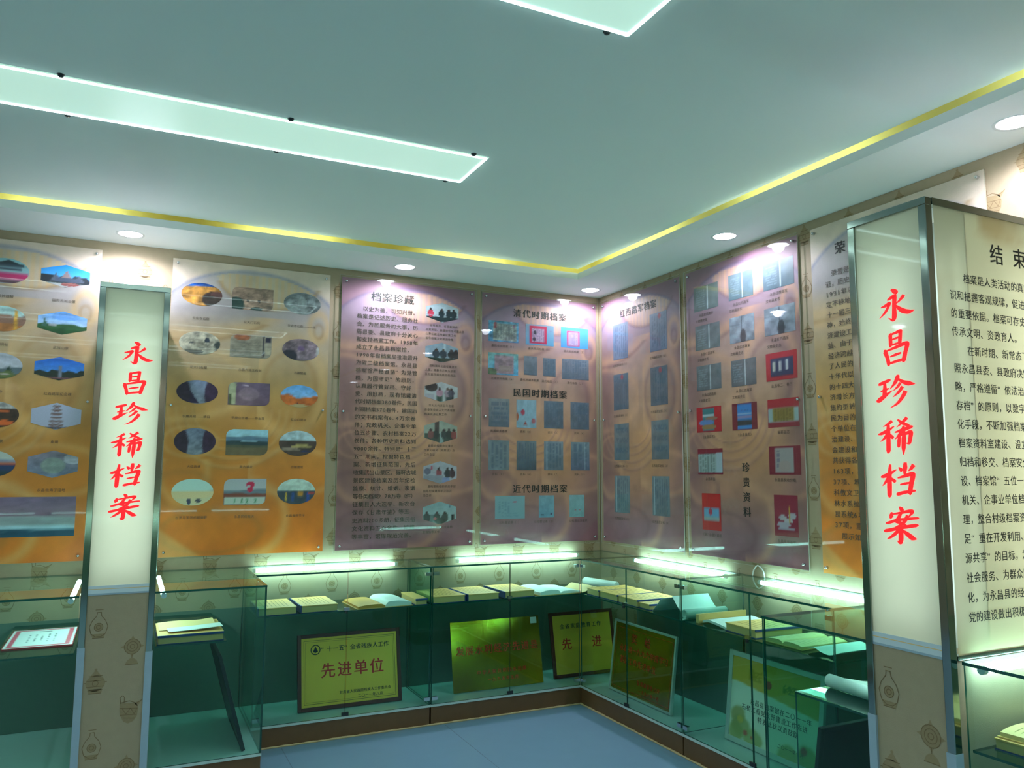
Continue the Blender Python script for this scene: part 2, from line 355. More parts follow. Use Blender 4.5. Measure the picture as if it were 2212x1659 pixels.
# tray ceiling with openings for the recessed lamps
LAMPS = [(-1.62, -1.96), (-3.055, -3.395), (-4.49, -4.83), (-5.925, -6.265)]; LX0, LX1 = -5.05, -1.797
ce = MB(); yy = -.45
for a, b in LAMPS:
    ce.box(X0+.45, -.45, a, yy, ZC, ZC+.02); ce.box(X0+.45, LX0, b, a, ZC, ZC+.02); ce.box(LX1, -.45, b, a, ZC, ZC+.02); yy = b
ce.box(X0+.45, -.45, Y0+.45, yy, ZC, ZC+.02)
struct(ce.build('ceiling', 'ceiling_paint'), 'pale grey-green tray ceiling', 'ceiling')
struct(MB().box(X0-.1, .1, Y0-.1, .1, 3.10, 3.14).build('ceiling_slab', 'soffit_paint'), 'slab above the light cove', 'ceiling')
SOFF = [(X0, 0, -.45, 0), (-.45, 0, Y0+.45, -.45), (X0, X0+.45, Y0+.45, -.45), (X0, 0, Y0, Y0+.45)]
DOWN = [(-6.4, -.23), (-4.82, -.23), (-3.236, -.231), (-1.625, -.231), (-.205, -.21), (-.22, -1.68), (-.22, -3.306), (-.22, -4.93), (-.22, -6.55),
        (-1.6, -7.77), (-3.2, -7.77), (-4.8, -7.77), (-6.77, -1.7), (-6.77, -3.3), (-6.77, -4.9), (-6.77, -6.5)]
HR = .066
def soffit_with_holes(x0, x1, y0, y1, holes):
    # slab whose underside leaves round openings for the downlights
    mb = MB(); holes = sorted([h for h in holes if x0 < h[0] < x1 and y0 < h[1] < y1], key=lambda h: h[0] if (x1-x0) > (y1-y0) else h[1])
    alongx = (x1-x0) > (y1-y0); q = .09; cur = x0 if alongx else y0
    for hx, hy in holes:
        a = (hx if alongx else hy)
        if alongx:
            mb.box(cur, a-q, y0, y1, ZS, ZF); mb.box(a-q, a+q, y0, hy-q, ZS, ZF); mb.box(a-q, a+q, hy+q, y1, ZS, ZF)
        else:
            mb.box(x0, x1, cur, a-q, ZS, ZF); mb.box(x0, hx-q, a-q, a+q, ZS, ZF); mb.box(hx+q, x1, a-q, a+q, ZS, ZF)
        n = 24; ring = [(hx+HR*math.cos(2*math.pi*k/n), hy+HR*math.sin(2*math.pi*k/n)) for k in range(n)]
        sq = []
        for k in range(n):
            c_, s_ = math.cos(2*math.pi*k/n), math.sin(2*math.pi*k/n); m_ = max(abs(c_), abs(s_)); sq.append((hx+q*c_/m_, hy+q*s_/m_))
        mb.add([(*p, ZS) for p in ring]+[(*p, ZS) for p in sq], [(k, (k+1) % n, n+(k+1) % n, n+k) for k in range(n)])
        mb.add([(*p, ZS) for p in ring]+[(*p, ZF) for p in ring], [(k, n+k, n+(k+1) % n, (k+1) % n) for k in range(n)])
        mb.add([(hx-q, hy-q, ZF), (hx+q, hy-q, ZF), (hx+q, hy+q, ZF), (hx-q, hy+q, ZF)], [(0, 1, 2, 3)])
        cur = a+q
    if alongx: mb.box(cur, x1, y0, y1, ZS, ZF)
    else: mb.box(x0, x1, cur, y1, ZS, ZF)
    return mb
trims = []
for i, (a, b, c_, d_) in enumerate(SOFF):
    trims.append(struct(soffit_with_holes(a, b, c_, d_, DOWN).build('trim_%d' % (i+1), 'soffit_paint', fix=False), ['white dropped soffit along the back wall', 'white dropped soffit along the right wall', 'white dropped soffit along the left wall', 'white dropped soffit along the front wall'][i], 'soffit'))
# cove behind the soffit lip
MB().box(X0+.45, -.18, -.18, -.16, ZF, 3.10).build('cove_board', 'cove_paint', trims[0])
MB().box(-.18, -.16, Y0+.45, -.16, ZF, 3.10).build('cove_board', 'cove_paint', trims[1])
MB().box(X0+.45, -.18, -.50, -.18, 3.085, 3.10).build('cove_board', 'cove_paint', trims[0])
for x in (-6.2, -4.75, -3.55, -2.36, -1.16):
    MB().tube([(x-.27, -.30, 2.885), (x+.27, -.30, 2.885)], .012).build('cove_tube', 'cove_on', trims[0], smooth=True)
for y, l in ((-.78, .42), (-2.22, .42), (-3.7, .4), (-5.2, .4), (-6.6, .4)):
    MB().tube([(-.30, y-l, 2.885), (-.30, y+l, 2.885)], .012).build('cove_tube', 'cove_on', trims[1], smooth=True)
MB().tube([(X0+.5, -.27, 2.875), (-.3, -.27, 2.875)], .006).build('rope_light', 'cove_rope', trims[0])
MB().tube([(-.27, Y0+.5, 2.875), (-.27, -.3, 2.875)], .006).build('rope_light', 'cove_rope', trims[1])

# wallpaper print: urns, plates on stands, ewers and flasks
def motif(kind):
    F = []; L_ = []
    def ell(rx, rz, cz=0, n=18, cx=0): return [(cx+rx*math.cos(2*math.pi*k/n), cz+rz*math.sin(2*math.pi*k/n)) for k in range(n)]
    if kind == 0:
        F += [ell(.040, .036), [(-.026, -.044), (.026, -.044), (.03, -.026), (-.03, -.026)], [(-.024, .03), (.024, .03), (.004, .056), (-.004, .056)], ell(.006, .006, .06, 8)]
        L_ += [[(-.028, .032), (.028, .032)], [(-.03, -.03), (.03, -.03)], [(-.036, .012), (.036, .012)], [(-.036, -.014), (.036, -.014)], [(-.026, -.044), (.026, -.044)], ell(.012, .012, 0, 10)+[(.012, 0)], [(-.047, .004), (-.038, .004)], [(.038, .004), (.047, .004)]]
    elif kind == 1:
        F += [ell(.035, .035, .018), [(-.028, -.062), (.028, -.062), (.02, -.044), (.006, -.034), (-.006, -.034), (-.02, -.044)]]
        for a in range(4): 
            t = a*math.pi/2; c, s_ = math.cos(t), math.sin(t); F.append([(.034*c-.008*s_, .018+.034*s_+.008*c), (.05*c, .018+.05*s_), (.034*c+.008*s_, .018+.034*s_-.008*c)])
        L_ += [ell(.034, .034, .018)+[(.034, .018)], ell(.022, .022, .018)+[(.022, .018)], ell(.010, .010, .018, 10)+[(.010, .018)], [(-.028, -.062), (.028, -.062)], [(0, -.017), (0, -.034)]]
    elif kind == 2:
        F += [[(-.038, .034), (.03, .026), (.038, 0), (.034, -.03), (.02, -.052), (-.002, -.06), (-.022, -.05), (-.036, -.022), (-.04, .006)], [(.02, .028), (.056, .042), (.034, .012)]]
        L_ += [[(-.036, .03), (-.040, .058), (-.030, .066), (-.022, .058), (-.022, .034)], [(-.038, .034), (.0, .04), (.03, .026), (.056, .042)], [(-.04, .01), (.036, .004)], [(-.036, -.02), (.034, -.024)], [(-.022, -.034), (.026, -.04)], [(-.03, .01), (-.012, -.018), (.006, .008), (.022, -.02), (.034, .004)]]
    else:
        L_ += [[(-.016, .062), (.016, .062)], [(-.010, .05), (.010, .05)], [(-.008, .05), (-.010, .034), (-.028, .012), (-.038, -.014), (-.030, -.044), (-.012, -.058), (.012, -.058), (.030, -.044), (.038, -.014), (.028, .012), (.010, .034), (.008, .05)], ell(.018, .018, -.016, 14)+[(.018, -.016)], ell(.009, .009, -.016, 10)+[(.009, -.016)], [(-.024, -.064), (.024, -.064)]]
        F += [ell(.016, .016, -.016, 12), [(-.022, -.064), (.022, -.064), (.03, -.046), (-.03, -.046)]]
    return F, L_
MOT = [motif(k) for k in range(4)]
def motifs(parent, name, T, a0, a1, z0, z1, ph=0.0, zph=0.0, clip=True, avoid=()):
    mb = MB(); pitch = .145; n0 = math.ceil((a0-ph)/pitch)-1
    for i in range(n0, n0+int((a1-a0)/pitch)+3):
        a = ph+i*pitch
        for j in range(-2, 14):
            z = zph+j*.265+(.1325 if i % 2 else 0); kind = (j % 2)*2+(1 if i % 2 else 0)
            kind = {0: 0, 2: 3, 1: 1, 3: 2}[kind]
            if a < a0+.03 or a > a1-.03 or z < z0 or z > z1: continue
            if any(p[0]+.06 < a < p[1]-.06 and p[2]+.08 < z < p[3]-.08 for p in avoid): continue
            F, L_ = MOT[kind]
            for p in F: mb.add([T(a+q[0], z+q[1], .0005) for q in p], [tuple(range(len(p)))], 0)
            for l in L_:
                for q, r in zip(l[:-1], l[1:]):
                    d = (r[0]-q[0], r[1]-q[1]); n = math.hypot(*d) or 1; w = .0014; nx_, nz_ = -d[1]/n*w, d[0]/n*w
                    mb.add([T(a+q[0]+nx_, z+q[1]+nz_, .0009), T(a+r[0]+nx_, z+r[1]+nz_, .0009), T(a+r[0]-nx_, z+r[1]-nz_, .0009), T(a+q[0]-nx_, z+q[1]-nz_, .0009)], [(0, 1, 2, 3)], 1)
    o = mb.build(name, ['motif_fill', 'motif_line'], parent); o['kind'] = 'stuff'; return o
BT, BB, BW = 2.771, 1.001, .945
BX = {'A': -4.323, 'B': -3.001, 'C': -1.981, 'D': -.980}; BY = {'E': -.05, 'F': -1.062, 'G': -2.098}
motifs(wb, 'wallpaper_print', lambda a, z, e: (a, -e, z), -4.45, 0, .10, 2.80, ph=-3.15, zph=.02, avoid=[(x, x+BW, BB, BT) for x in BX.values()])
motifs(wr, 'wallpaper_print', lambda a, z, e: (-e, -a, z), 0, 4.6, .10, 2.80, ph=.02, zph=.10, avoid=[(-y, -y+BW, BB, BT) for y in BY.values()])

# ------------------------------------------------------------------ recessed ceiling lamps
for i, (a, b) in enumerate(LAMPS):
    la = thing('ceiling_light', ((LX0+LX1)/2, (a+b)/2, ZC), ['long frosted ceiling lamp running parallel to the back wall display, nearest that wall', 'long frosted ceiling lamp, second from the back wall', 'long frosted ceiling lamp, third from the back wall', 'long frosted ceiling lamp, fourth from the back wall'][i], 'ceiling lamp', 'recessed ceiling lamps')
    h = MB(); t = .012
    h.box(LX0-t, LX1+t, b-t, a+t, ZC+.14, ZC+.15); h.box(LX0-t, LX0, b, a, ZC+.0202, ZC+.14); h.box(LX1, LX1+t, b, a, ZC+.0202, ZC+.14); h.box(LX0, LX1, b-t, b, ZC+.0202, ZC+.14); h.box(LX0, LX1, a, a+t, ZC+.0202, ZC+.14)
    h.build('housing', 'tray_inner', la)
    MB().box(LX0+.002, LX1-.002, b+.002, a-.002, ZC-.004, ZC+.003).build('diffuser', 'diffuser', la)
    for y in (a-.012, b+.012): MB().box(LX0+.02, LX1-.01, y-.0055, y+.0055, ZC-.0065, ZC-.0042).build('led_strip', 'led_on', la)
    MB().box(LX1-.016, LX1-.006, b+.012, a-.012, ZC-.0062, ZC-.0042).build('led_strip', 'led_on', la)
    for x in (-1.875, -2.666, -3.465, -4.26, -4.98):
        for y in (a+.006, b-.004):
            MB().lathe([(0, ZC-.010), (.008, ZC-.009), (.012, ZC-.004), (.013, ZC)], x, y, 10).build('screw', 'screw_dark', la, smooth=True)
for i, (x, y) in enumerate(DOWN):
    where = 'by the back wall' if y > -.4 and x < -.4 else 'in the corner of the two display walls' if y > -.4 else 'by the right wall' if x > -.4 else 'by the far side of the room'
    lab = {2: 'round white downlight in the soffit right above the left lit pillar', 3: 'round white downlight in the soffit above the mauve board titled archive treasures', 4: 'round white downlight in the soffit corner where the two display walls meet', 5: 'round white downlight in the soffit above the mauve board with red book photos', 6: 'round white downlight in the soffit beyond the honour board, above the right lit partition'}.get(i, 'round white downlight in the soffit ' + where)
    d = thing('downlight', (x, y, ZS), lab, 'downlight', 'soffit downlights')
    MB().lathe([(HR-.004, ZS-.001), (HR+.008, ZS-.003), (HR+.010, ZS-.0002)], x, y, 28).build('trim_ring', 'lamp_ring', d, smooth=True)
    MB().lathe([(0, ZS+.004), (HR-.002, ZS+.004)], x, y, 28).build('lens', 'disc_on', d)
    l = bpy.data.lights.new('downlight_beam', 'SPOT'); l.energy = P_SPOT; l.color = COL_DOWN; l.spot_size = math.radians(165); l.spot_blend = .5; l.shadow_soft_size = .035
    lo = bpy.data.objects.new('downlight_beam', l); C.objects.link(lo); lo.location = (0, 0, -.008); lo.parent = d

# ------------------------------------------------------------------ display boards
RB = (math.pi/2, 0, 0); RR = (math.pi/2, 0, -math.pi/2)
def arcs(X, Y, kind):
    """printed ornament shared by all boards: dome, pleated cap, scrolling bands"""
    n1 = fbm(X*4+3, Y*6); n2 = fbm(X*9, Y*16+5)
    if kind == 'orange':
        stops = [(0, 'd4c4ac'), (.12, 'c2b4a0'), (.28, 'b8a68a'), (.42, 'b2925a'), (.6, 'c2883a'), (.8, 'ce7c28'), (1, 'd8741e')]
        hi, lo_, dome, out, cap = 'dcb67c', '9a7038', 'a8a8b4', 'decdb8', 'd6c090'
    else:
        stops = [(0, 'a08094'), (.12, 'a48a98'), (.25, 'b4948c'), (.45, 'bb957c'), (.65, 'c4926c'), (.8, 'b88672'), (.92, '98727c'), (1, '906070')]
        hi, lo_, dome, out, cap = 'e2ac86', '74505c', 'a088a0', 'a07484', 'd8ac8c'
    img = np.zeros((len(X), 3)); ys = [s_[0] for s_ in stops]
    for c in range(3): img[:, c] = np.interp(Y, ys, [hexc(s_[1])[c] for s_ in stops])
    def mix(m, c): img[:] = img*(1-np.clip(m, 0, 1)[:, None])+hexc(c)*np.clip(m, 0, 1)[:, None]
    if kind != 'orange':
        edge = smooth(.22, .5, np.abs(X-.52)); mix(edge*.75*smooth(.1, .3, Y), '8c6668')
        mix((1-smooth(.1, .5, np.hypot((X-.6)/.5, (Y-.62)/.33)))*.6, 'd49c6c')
    # dome
    de = np.hypot((X-.50)/.60, (Y-.235)/.215)
    mix((1-smooth(.97, 1.0, de))*smooth(.26, .2, Y)*.75, dome) if False else None
    top = (Y < .235)
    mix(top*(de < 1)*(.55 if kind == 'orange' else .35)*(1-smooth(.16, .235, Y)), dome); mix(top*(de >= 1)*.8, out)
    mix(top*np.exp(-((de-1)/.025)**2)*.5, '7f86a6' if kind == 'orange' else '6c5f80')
    # pleated cap
    dc = np.hypot((X-.60)/.34, (Y-.02)/.13); pl = (dc < 1)*(de < .97)*(Y > .035); mix(pl*.55, cap); mix(pl*(np.sin(X*150) > .3)*.4, hi)
    mix(np.exp(-((dc-1)/.05)**2)*(X < .95)*(X > .26)*(Y > .06)*.4, lo_)
    # sweeping bands and scrolls
    def band(cx, cy, rx, ry, w, col, k, cond): 
        d = np.hypot((X-cx)/rx, (Y-cy)/ry); mix(np.exp(-((d-1)/w)**2)*k*cond, col)
    band(.05, .02, .75, .24, .10, hi, .6, (Y > .18)); band(.05, .02, .75, .26, .03, lo_, .35, (Y > .2))
    band(.93, .20, .06, .05, .35, hi, .6, 1); band(.93, .215, .03, .025, .3, lo_, .3, 1)
    band(-.05, .42, .55, .13, .10, hi, .45, (X < .5)); band(.75, .42, .22, .17, .16, hi, .45, (X > .55)); band(.75, .42, .17, .12, .1, lo_, .25, 1)
    for q in range(4): band(.40, .52, .24+.05*q, .10+.03*q, .035, lo_, .32, (Y > .5)); band(.40, .515, .24+.05*q, .10+.03*q, .035, hi, .32, (Y > .5))
    band(.12, .72, .14, .10, .18, hi, .4, (Y > .68)); band(.12, .78, .16, .06, .2, lo_, .3, (X < .3))
    band(.8, .72, .30, .08, .14, hi, .35, (X > .5)); band(.55, .88, .20, .12, .16, hi, .45, (X > .5)); band(.3, .92, .3, .07, .1, lo_, .3, 1); band(.15, .62, .16, .05, .12, hi, .35, 1)
    cut = smooth(0, .02, (Y-.90)-X*.38) ; mix(cut*.45*(X < .3), hi if kind == 'orange' else '9a6a74'); cut = smooth(0, .02, (Y-.90)-(1-X)*.5); mix(cut*.55*(X > .75), 'd86f24' if kind == 'orange' else '96606c')
    img *= (1+.22*(n1-.5)+.16*(n2-.5))[:, None]
    return img
def board(key, wall, pos, kind, label, photos, lettering, cover):
    loc = (pos, -.004, BT) if wall == 'b' else (-.004, pos, BT)
    H = BT-BB
    t = thing('display_board', loc, label, 'display board', 'printed boards on the display walls', rot=RB if wall == 'b' else RR)
    MB().box(0, BW, -H, 0, 0, .005).build('backing', 'board_edge', t, off=(0, 0, 0))
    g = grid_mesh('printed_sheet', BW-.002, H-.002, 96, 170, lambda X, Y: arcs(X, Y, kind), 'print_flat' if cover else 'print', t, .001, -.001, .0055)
    for cx, cy, w, h, shape, fn, cap in photos:
        o = grid_mesh('photograph', w, h, 30, 22, fn, 'photo_print', t, cx-w/2, -(cy-h/2), .0063, shape)
    if lettering:
        for nm, tx, m in lettering: tx.build(nm, m, t)
    if cover: MB().pane(-.012, BW+.012, -H-.014, .010, .012, .016).build('acrylic_sheet', ['acrylic', 'silver_frame'], t, off=(0, 0, 0))
    for sx_ in (.028, BW-.028):
        for sy in (-.028, -H*.5, -H+.03):
            MB().lathe([(.0075, .005), (.0075, .019), (.006, .0215), (0, .022)], sx_, sy, 10).build('screw', 'chrome', t, smooth=True, off=(0, 0, 0))
    return t
ZT = .0072
def cap(tx, text, x, y, size=.0185, pitch=None, align='c', bold=.006): tx.line(text, x, -y, size, pitch, align, bold, z=ZT)

# --- board A: landmarks (only its right part shows)
SKY = ('g', '2f9fe0', 'a8d4ea')
tx = TX(); PA = []
hexp = [painter([('g', '1f8fe0', '7fc4ee'), ('h', .55, .1, 9, 1, '2a3138'), ('t', .52, .22, .16, .75, '8c7a78'), ('t', .3, .38, .12, .75, '57606e'), ('t', .78, .40, .12, .75, '57606e'), ('r', .28, .55, .82, .78, '4a5568'), ('r', 0, .8, 1, 1, 'a9b0ae'), ('e', .6, .85, .2, .08, '8a4a48')]),
        painter([('g', '5f9fe0', 'd6e6f2'), ('e', .55, .25, .3, .15, '6aa2e6'), ('h', .58, .08, 5, 2, '2f5a34'), ('t', .14, .3, .06, .7, '3c6a5c'), ('r', .2, .55, .4, .68, '9aa0a0'), ('h', .75, .05, 8, 3, '24502a'), ('n', .2, 8)]),
        painter([('g', '1a5fc4', '5fa6e6'), ('h', .6, .06, 12, 4, '243028'), ('r', .46, .35, .56, .9, '6e7a88'), ('r', .1, .85, .9, .95, '7a5058'), ('n', .15, 9)]),
        painter([('g', 'b0bcd2', 'aeb6ca')]+[('r', .40-.012*k, .08+.14*k, .60+.012*k, .17+.14*k, '6c5248') for k in range(6)]+[('r', .44-.012*k, .15+.14*k, .56+.012*k, .22+.14*k, '86686a') for k in range(6)]+[('r', .25, .88, .75, 1, '4a4a54')]),
        painter([('g', '7f7a86', '76849c'), ('e', .5, .55, .25, .3, '84948e'), ('e', .9, .3, .2, .2, 'b0b6c0'), ('n', .25, 6)])]
caps = ['北部千佛阁', '武当山', '红西路军纪念馆', '北塔', '北海子湿地千佛塔']; caps = ['骊靬古城全景', '武当山景', '红西路军纪念碑', '南塔', '永昌北海子湿地']
ovp = [painter([('g', '7ab0b6', 'a8c8c8'), ('t', .55, .05, .42, .3, '28353c'), ('r', .2, .2, .9, .32, '30404c'), ('r', .25, .34, .85, .5, '3c4858'), ('r', 0, .55, 1, .85, 'c0306a'), ('r', 0, .85, 1, 1, '5a3a44')]),
       painter([('g', 'a8d4ce', 'c8dcd4'), ('h', .4, .1, 4, 1, '8a6a58'), ('h', .7, .1, 5, 2, 'a8703c'), ('r', .74, .12, .84, .95, 'd0a03c'), ('n', .25, 7)]),
       painter([('g', 'b2bac4', 'c4ccd2'), ('h', .55, .15, 4, 3, '5c6e74'), ('t', .72, .45, .12, .9, '2c4638'), ('h', .75, .1, 6, 1, '5c6c3c'), ('n', .2, 8)]),
       painter([('g', 'b6b8b4', 'a8a8a0'), ('h', .28, .03, 4, 2, '3a2a20'), ('n', .5, 9), ('e', .3, .6, .15, .08, 'e07030'), ('e', .7, .8, .2, .1, 'e06a2c'), ('e', .5, .35, .3, .06, 'd86a30')]),
       painter([('g', 'b4c0b6', 'c8ccc4'), ('h', .32, .04, 5, 5, '8898b0'), ('h', .44, .02, 4, 2, 'c0603c'), ('h', .52, .02, 3, 8, '243c66'), ('h', .75, .04, 3, 4, '1f3a44')])]
cy5 = [.177, .445, .705, .972, 1.237]
for k in range(5):
    PA.append((.768, cy5[k], .242, .132 if k < 3 else .150, 'hex', hexp[k], '')); cap(tx, caps[k], .768, cy5[k]+.142)
    PA.append((.478, cy5[k], .226, .142, 'oval', ovp[k], '')); cap(tx, ['永昌钟鼓楼', '骊靬铜柱', '云川寺', '武当山夜景', '金川峡水库'][k], .478, cy5[k]+.142)
    PA.append((.185, cy5[k], .226, .142, 'oval', ovp[(k+2) % 5], ''))
PA.append((.508, 1.523, .767, .215, 'rect', painter([('g', '7c6a86', '8a6a70'), ('h', .5, .02, 3, 1, '8f9c9e'), ('h', .72, .015, 4, 2, 'a8ccd6'), ('h', .8, .02, 6, 3, '1f4a60'), ('r', .7, .82, .74, .9, 'b8c4c0'), ('r', .55, .84, .58, .9, 'b8c4c0'), ('r', .9, .8, .93, .9, 'b8c4c0'), ('n', .15, 12)]), ''))
cap(tx, '金川峡水库雪景', .45, 1.665)
board('A', 'b', BX['A'], 'orange', 'orange board of landmark photos in ovals and hexagons, left of the left lit pillar', PA, [('caption', tx, 'ink_soft')], False)

# --- board B: heritage sites
tx = TX(); PB = []
rock = lambda a, b, s_, *more: painter([('g', a, b), ('n', .55, 7), *more, ('n', .2, 14)], s_)
pb = [painter([('g', '1f5fc0', '2a70c8'), ('h', .16, .08, 3, 2, 'b8843c'), ('n', .5, 6), ('e', .85, .7, .35, .4, '3a2c28'), ('e', .9, .45, .2, .15, '5a3c38'), ('n', .3, 12)], 1),
      rock('8f7866', 'a08672', 2, ('e', .1, .8, .2, .35, '1c3a34'), ('e', .6, .95, .15, .1, '24403a'), ('r', .35, .34, .65, .37, '5a4a40'), ('e', .66, .58, .04, .06, '3a302c'), ('e', .38, .6, .04, .06, '4a3c36')),
      rock('6f7a7c', '7c8886', 3, ('e', .5, .5, .12, .3, '8a9896')),
      rock('b4b09a', '9c9a86', 4, ('e', .68, .38, .06, .12, '2c3440'), ('e', .3, .5, .04, .06, '3a4248'), ('e', .95, .6, .1, .2, '3c4440'), ('e', .35, .88, .25, .1, '5a5a50')),
      painter([('g', '98907c', '8a8878'), ('e', .28, .1, .2, .16, '9a5c3c'), ('l', 6, .05, .75, .3, .9, '7c7868'), ('r', .77, 0, .84, 1, '2a2a34'), ('r', .84, .5, 1, .85, 'a09a84'), ('r', .84, .05, 1, .3, '2c2a3c'), ('n', .3, 8)], 5),
      rock('7a6a70', '746870', 6, ('e', .2, .8, .2, .3, '2c2c38'), ('e', .97, .55, .06, .25, 'b8b8b4'), ('e', .5, .45, .1, .12, '6a5678')),
      painter([('g', '70809a', '7c8894'), ('t', .0, -.4, .55, 1, '2a2240'), ('e', .12, .6, .22, .7, '2e2438'), ('e', .92, .6, .25, .8, '3a2a44'), ('n', .3, 9)], 7),
      painter([('g', '6a5a70', '665264'), ('r', 0, 0, .2, 1, 'a8b08c'), ('r', 0, .5, .1, 1, '4a5a3c'), ('e', .5, .5, .25, .3, '7c6a7a'), ('n', .2, 7)], 8),
      painter([('g', '5fa0d8', '9cc6e4'), ('h', .45, .14, 4, 6, 'c0692c'), ('n', .25, 7), ('e', .5, .98, .3, .12, 'b0a070'), ('e', .45, .82, .02, .03, '303038')], 9),
      painter([('g', '70809a', '7c8894'), ('e', .12, .6, .22, .7, '2e2438'), ('e', .92, .6, .25, .8, '3a2a44'), ('n', .3, 9)], 10),
      painter([('g', '9cd0dc', 'a0c8d8'), ('h', .28, .03, 3, 2, '5c7c90'), ('h', .45, .03, 4, 3, '2c4448'), ('e', .55, .46, .2, .02, '8ab0c0'), ('h', .62, .03, 4, 4, '525844'), ('h', .7, .02, 3, 5, '6a6248'), ('n', .12, 9)], 11),
      painter([('g', 'b2cfd2', 'a8c4c8'), ('h', .38, .02, 3, 5, '4a4038'), ('e', .6, .62, .3, .06, 'a89a60'), ('e', .3, .75, .3, .06, '8a7c6c'), ('e', .7, .8, .3, .03, '2c3460'), ('n', .25, 9)], 12),
      painter([('g', 'b8dcd4', 'c0dcd0'), ('h', .42, .03, 3, 1, '94927c'), ('h', .47, .02, 3, 3, 'd8c898'), ('h', .7, .04, 4, 6, 'cfc8a0'), ('e', .42, .85, .05, .12, '3a405c'), ('e', .64, .82, .07, .08, '4a4c58'), ('r', .63, .1, .65, .6, '8a9a94')], 13),
      painter([('g', 'a8b2b6', 'b8c0c0'), ('h', .42, .03, 4, 1, '6a7c88'), ('h', .55, .06, 6, 2, '80483c'), ('r', 0, .68, 1, 1, 'b4c4b8'), ('e', .62, .22, .1, .12, 'c02c50'), ('e', .62, .42, .07, .1, 'c02c50'), ('e', .58, .3, .05, .06, 'a8b2b6'), ('r', .24, .74, .28, .95, '2c7c4a'), ('r', .4, .72, .46, .96, '2c7c4a'), ('r', .52, .72, .58, .98, '2c7c4a'), ('r', .72, .74, .78, .96, '2c7c4a')], 14),
      painter([('g', 'bcd6c8', 'b4ccc0'), ('h', .46, .03, 8, 2, '3a4a54'), ('r', .2, .5, .27, .9, 'c8a83c'), ('r', .36, .5, .46, .9, '2c5090'), ('r', .52, .48, .7, .72, 'c08c34'), ('r', .76, .5, .86, .95, '2850a0'), ('e', .9, .55, .1, .05, 'a84038'), ('n', .2, 10)], 15)]
cb = ['云庄寺石窟', '花大门石刻', '圣容寺石刻——一处', '花大门石窟', '永昌六体文石刻', '古墓壁画', '水磨关峡——峡口', '平磨山古墓——夯土层', '红山口遗址', '大红岩峡', '高古城址', '沙城遗址', '古罗马军团栖居骊靬', '永昌民俗社火', '永昌骊靬节子']
for k in range(15):
    r, c = divmod(k, 3); cx = (.170, .466, .770)[c]; cy = (.207, .505, .801, 1.097, 1.396)[r]
    PB.append((cx, cy, .232 if c != 1 else .245, .140 if r < 3 else .157, 'leaf' if c == 1 else 'oval', pb[k], '')); cap(tx, cb[k], cx, cy+.148)
board('B', 'b', BX['B'], 'orange', 'orange board with three columns of oval and rounded site photos, right of the left pillar', PB, [('caption', tx, 'ink_soft')], False)

# --- board C: archive treasures, long text
tt = TX(); tt.line('档案珍藏', .349, -.112, .066, .076, 'c', .022, sx=1.1, z=ZT)
tb = TX(); rows = '　以史为鉴，可知兴替。|档案是记述历史、服务社|会、为民服务的大事，历|届县委、县政府十分关心|和支持档案工作。1958年|成立了永昌县档案馆，|1990年省档案局批准晋升|为省二级档案馆。永昌县|档案馆严格遵循“为党管|档、为国守史”的原则，|认真履行管好档、守好|史、用好档，现有馆藏清|代时期档案380卷件，民国|时期档案570卷件，建国后|的文书档案有6.4万余卷|件；党政机关、企事业单|位五步骤、农村档案22万|卷件；各种历史资料达到|9000余件。特别是“十二|五”期间，挖掘特色档|案、新增征集范围，先后|收集武当山景区、骊靬古城|景区建设档案及历年纪检|监察、统计、婚姻、家谱|等各类档案2.78万卷（件）|征集县人大选举、新农合|保存《甘肃年鉴》等五|史资料200多册，征集民俗|文化资料五百余件，馆藏|等丰富，馆库规范完善。'.split('|')
for k, r in enumerate(rows):
    y = .200+k*.0513
    w = sum(1.0 if ord(c) > 0x2000 else .62 for c in r); tb.line(r, .105, -y, .034, min(.0385, .425/w), 'l', .014, sx=1.08, z=ZT)
tcap = TX(); PC = []
room = lambda s_, bg, extra: painter([('g', bg[0], bg[1]), *extra, ('n', .12, 8)], s_)
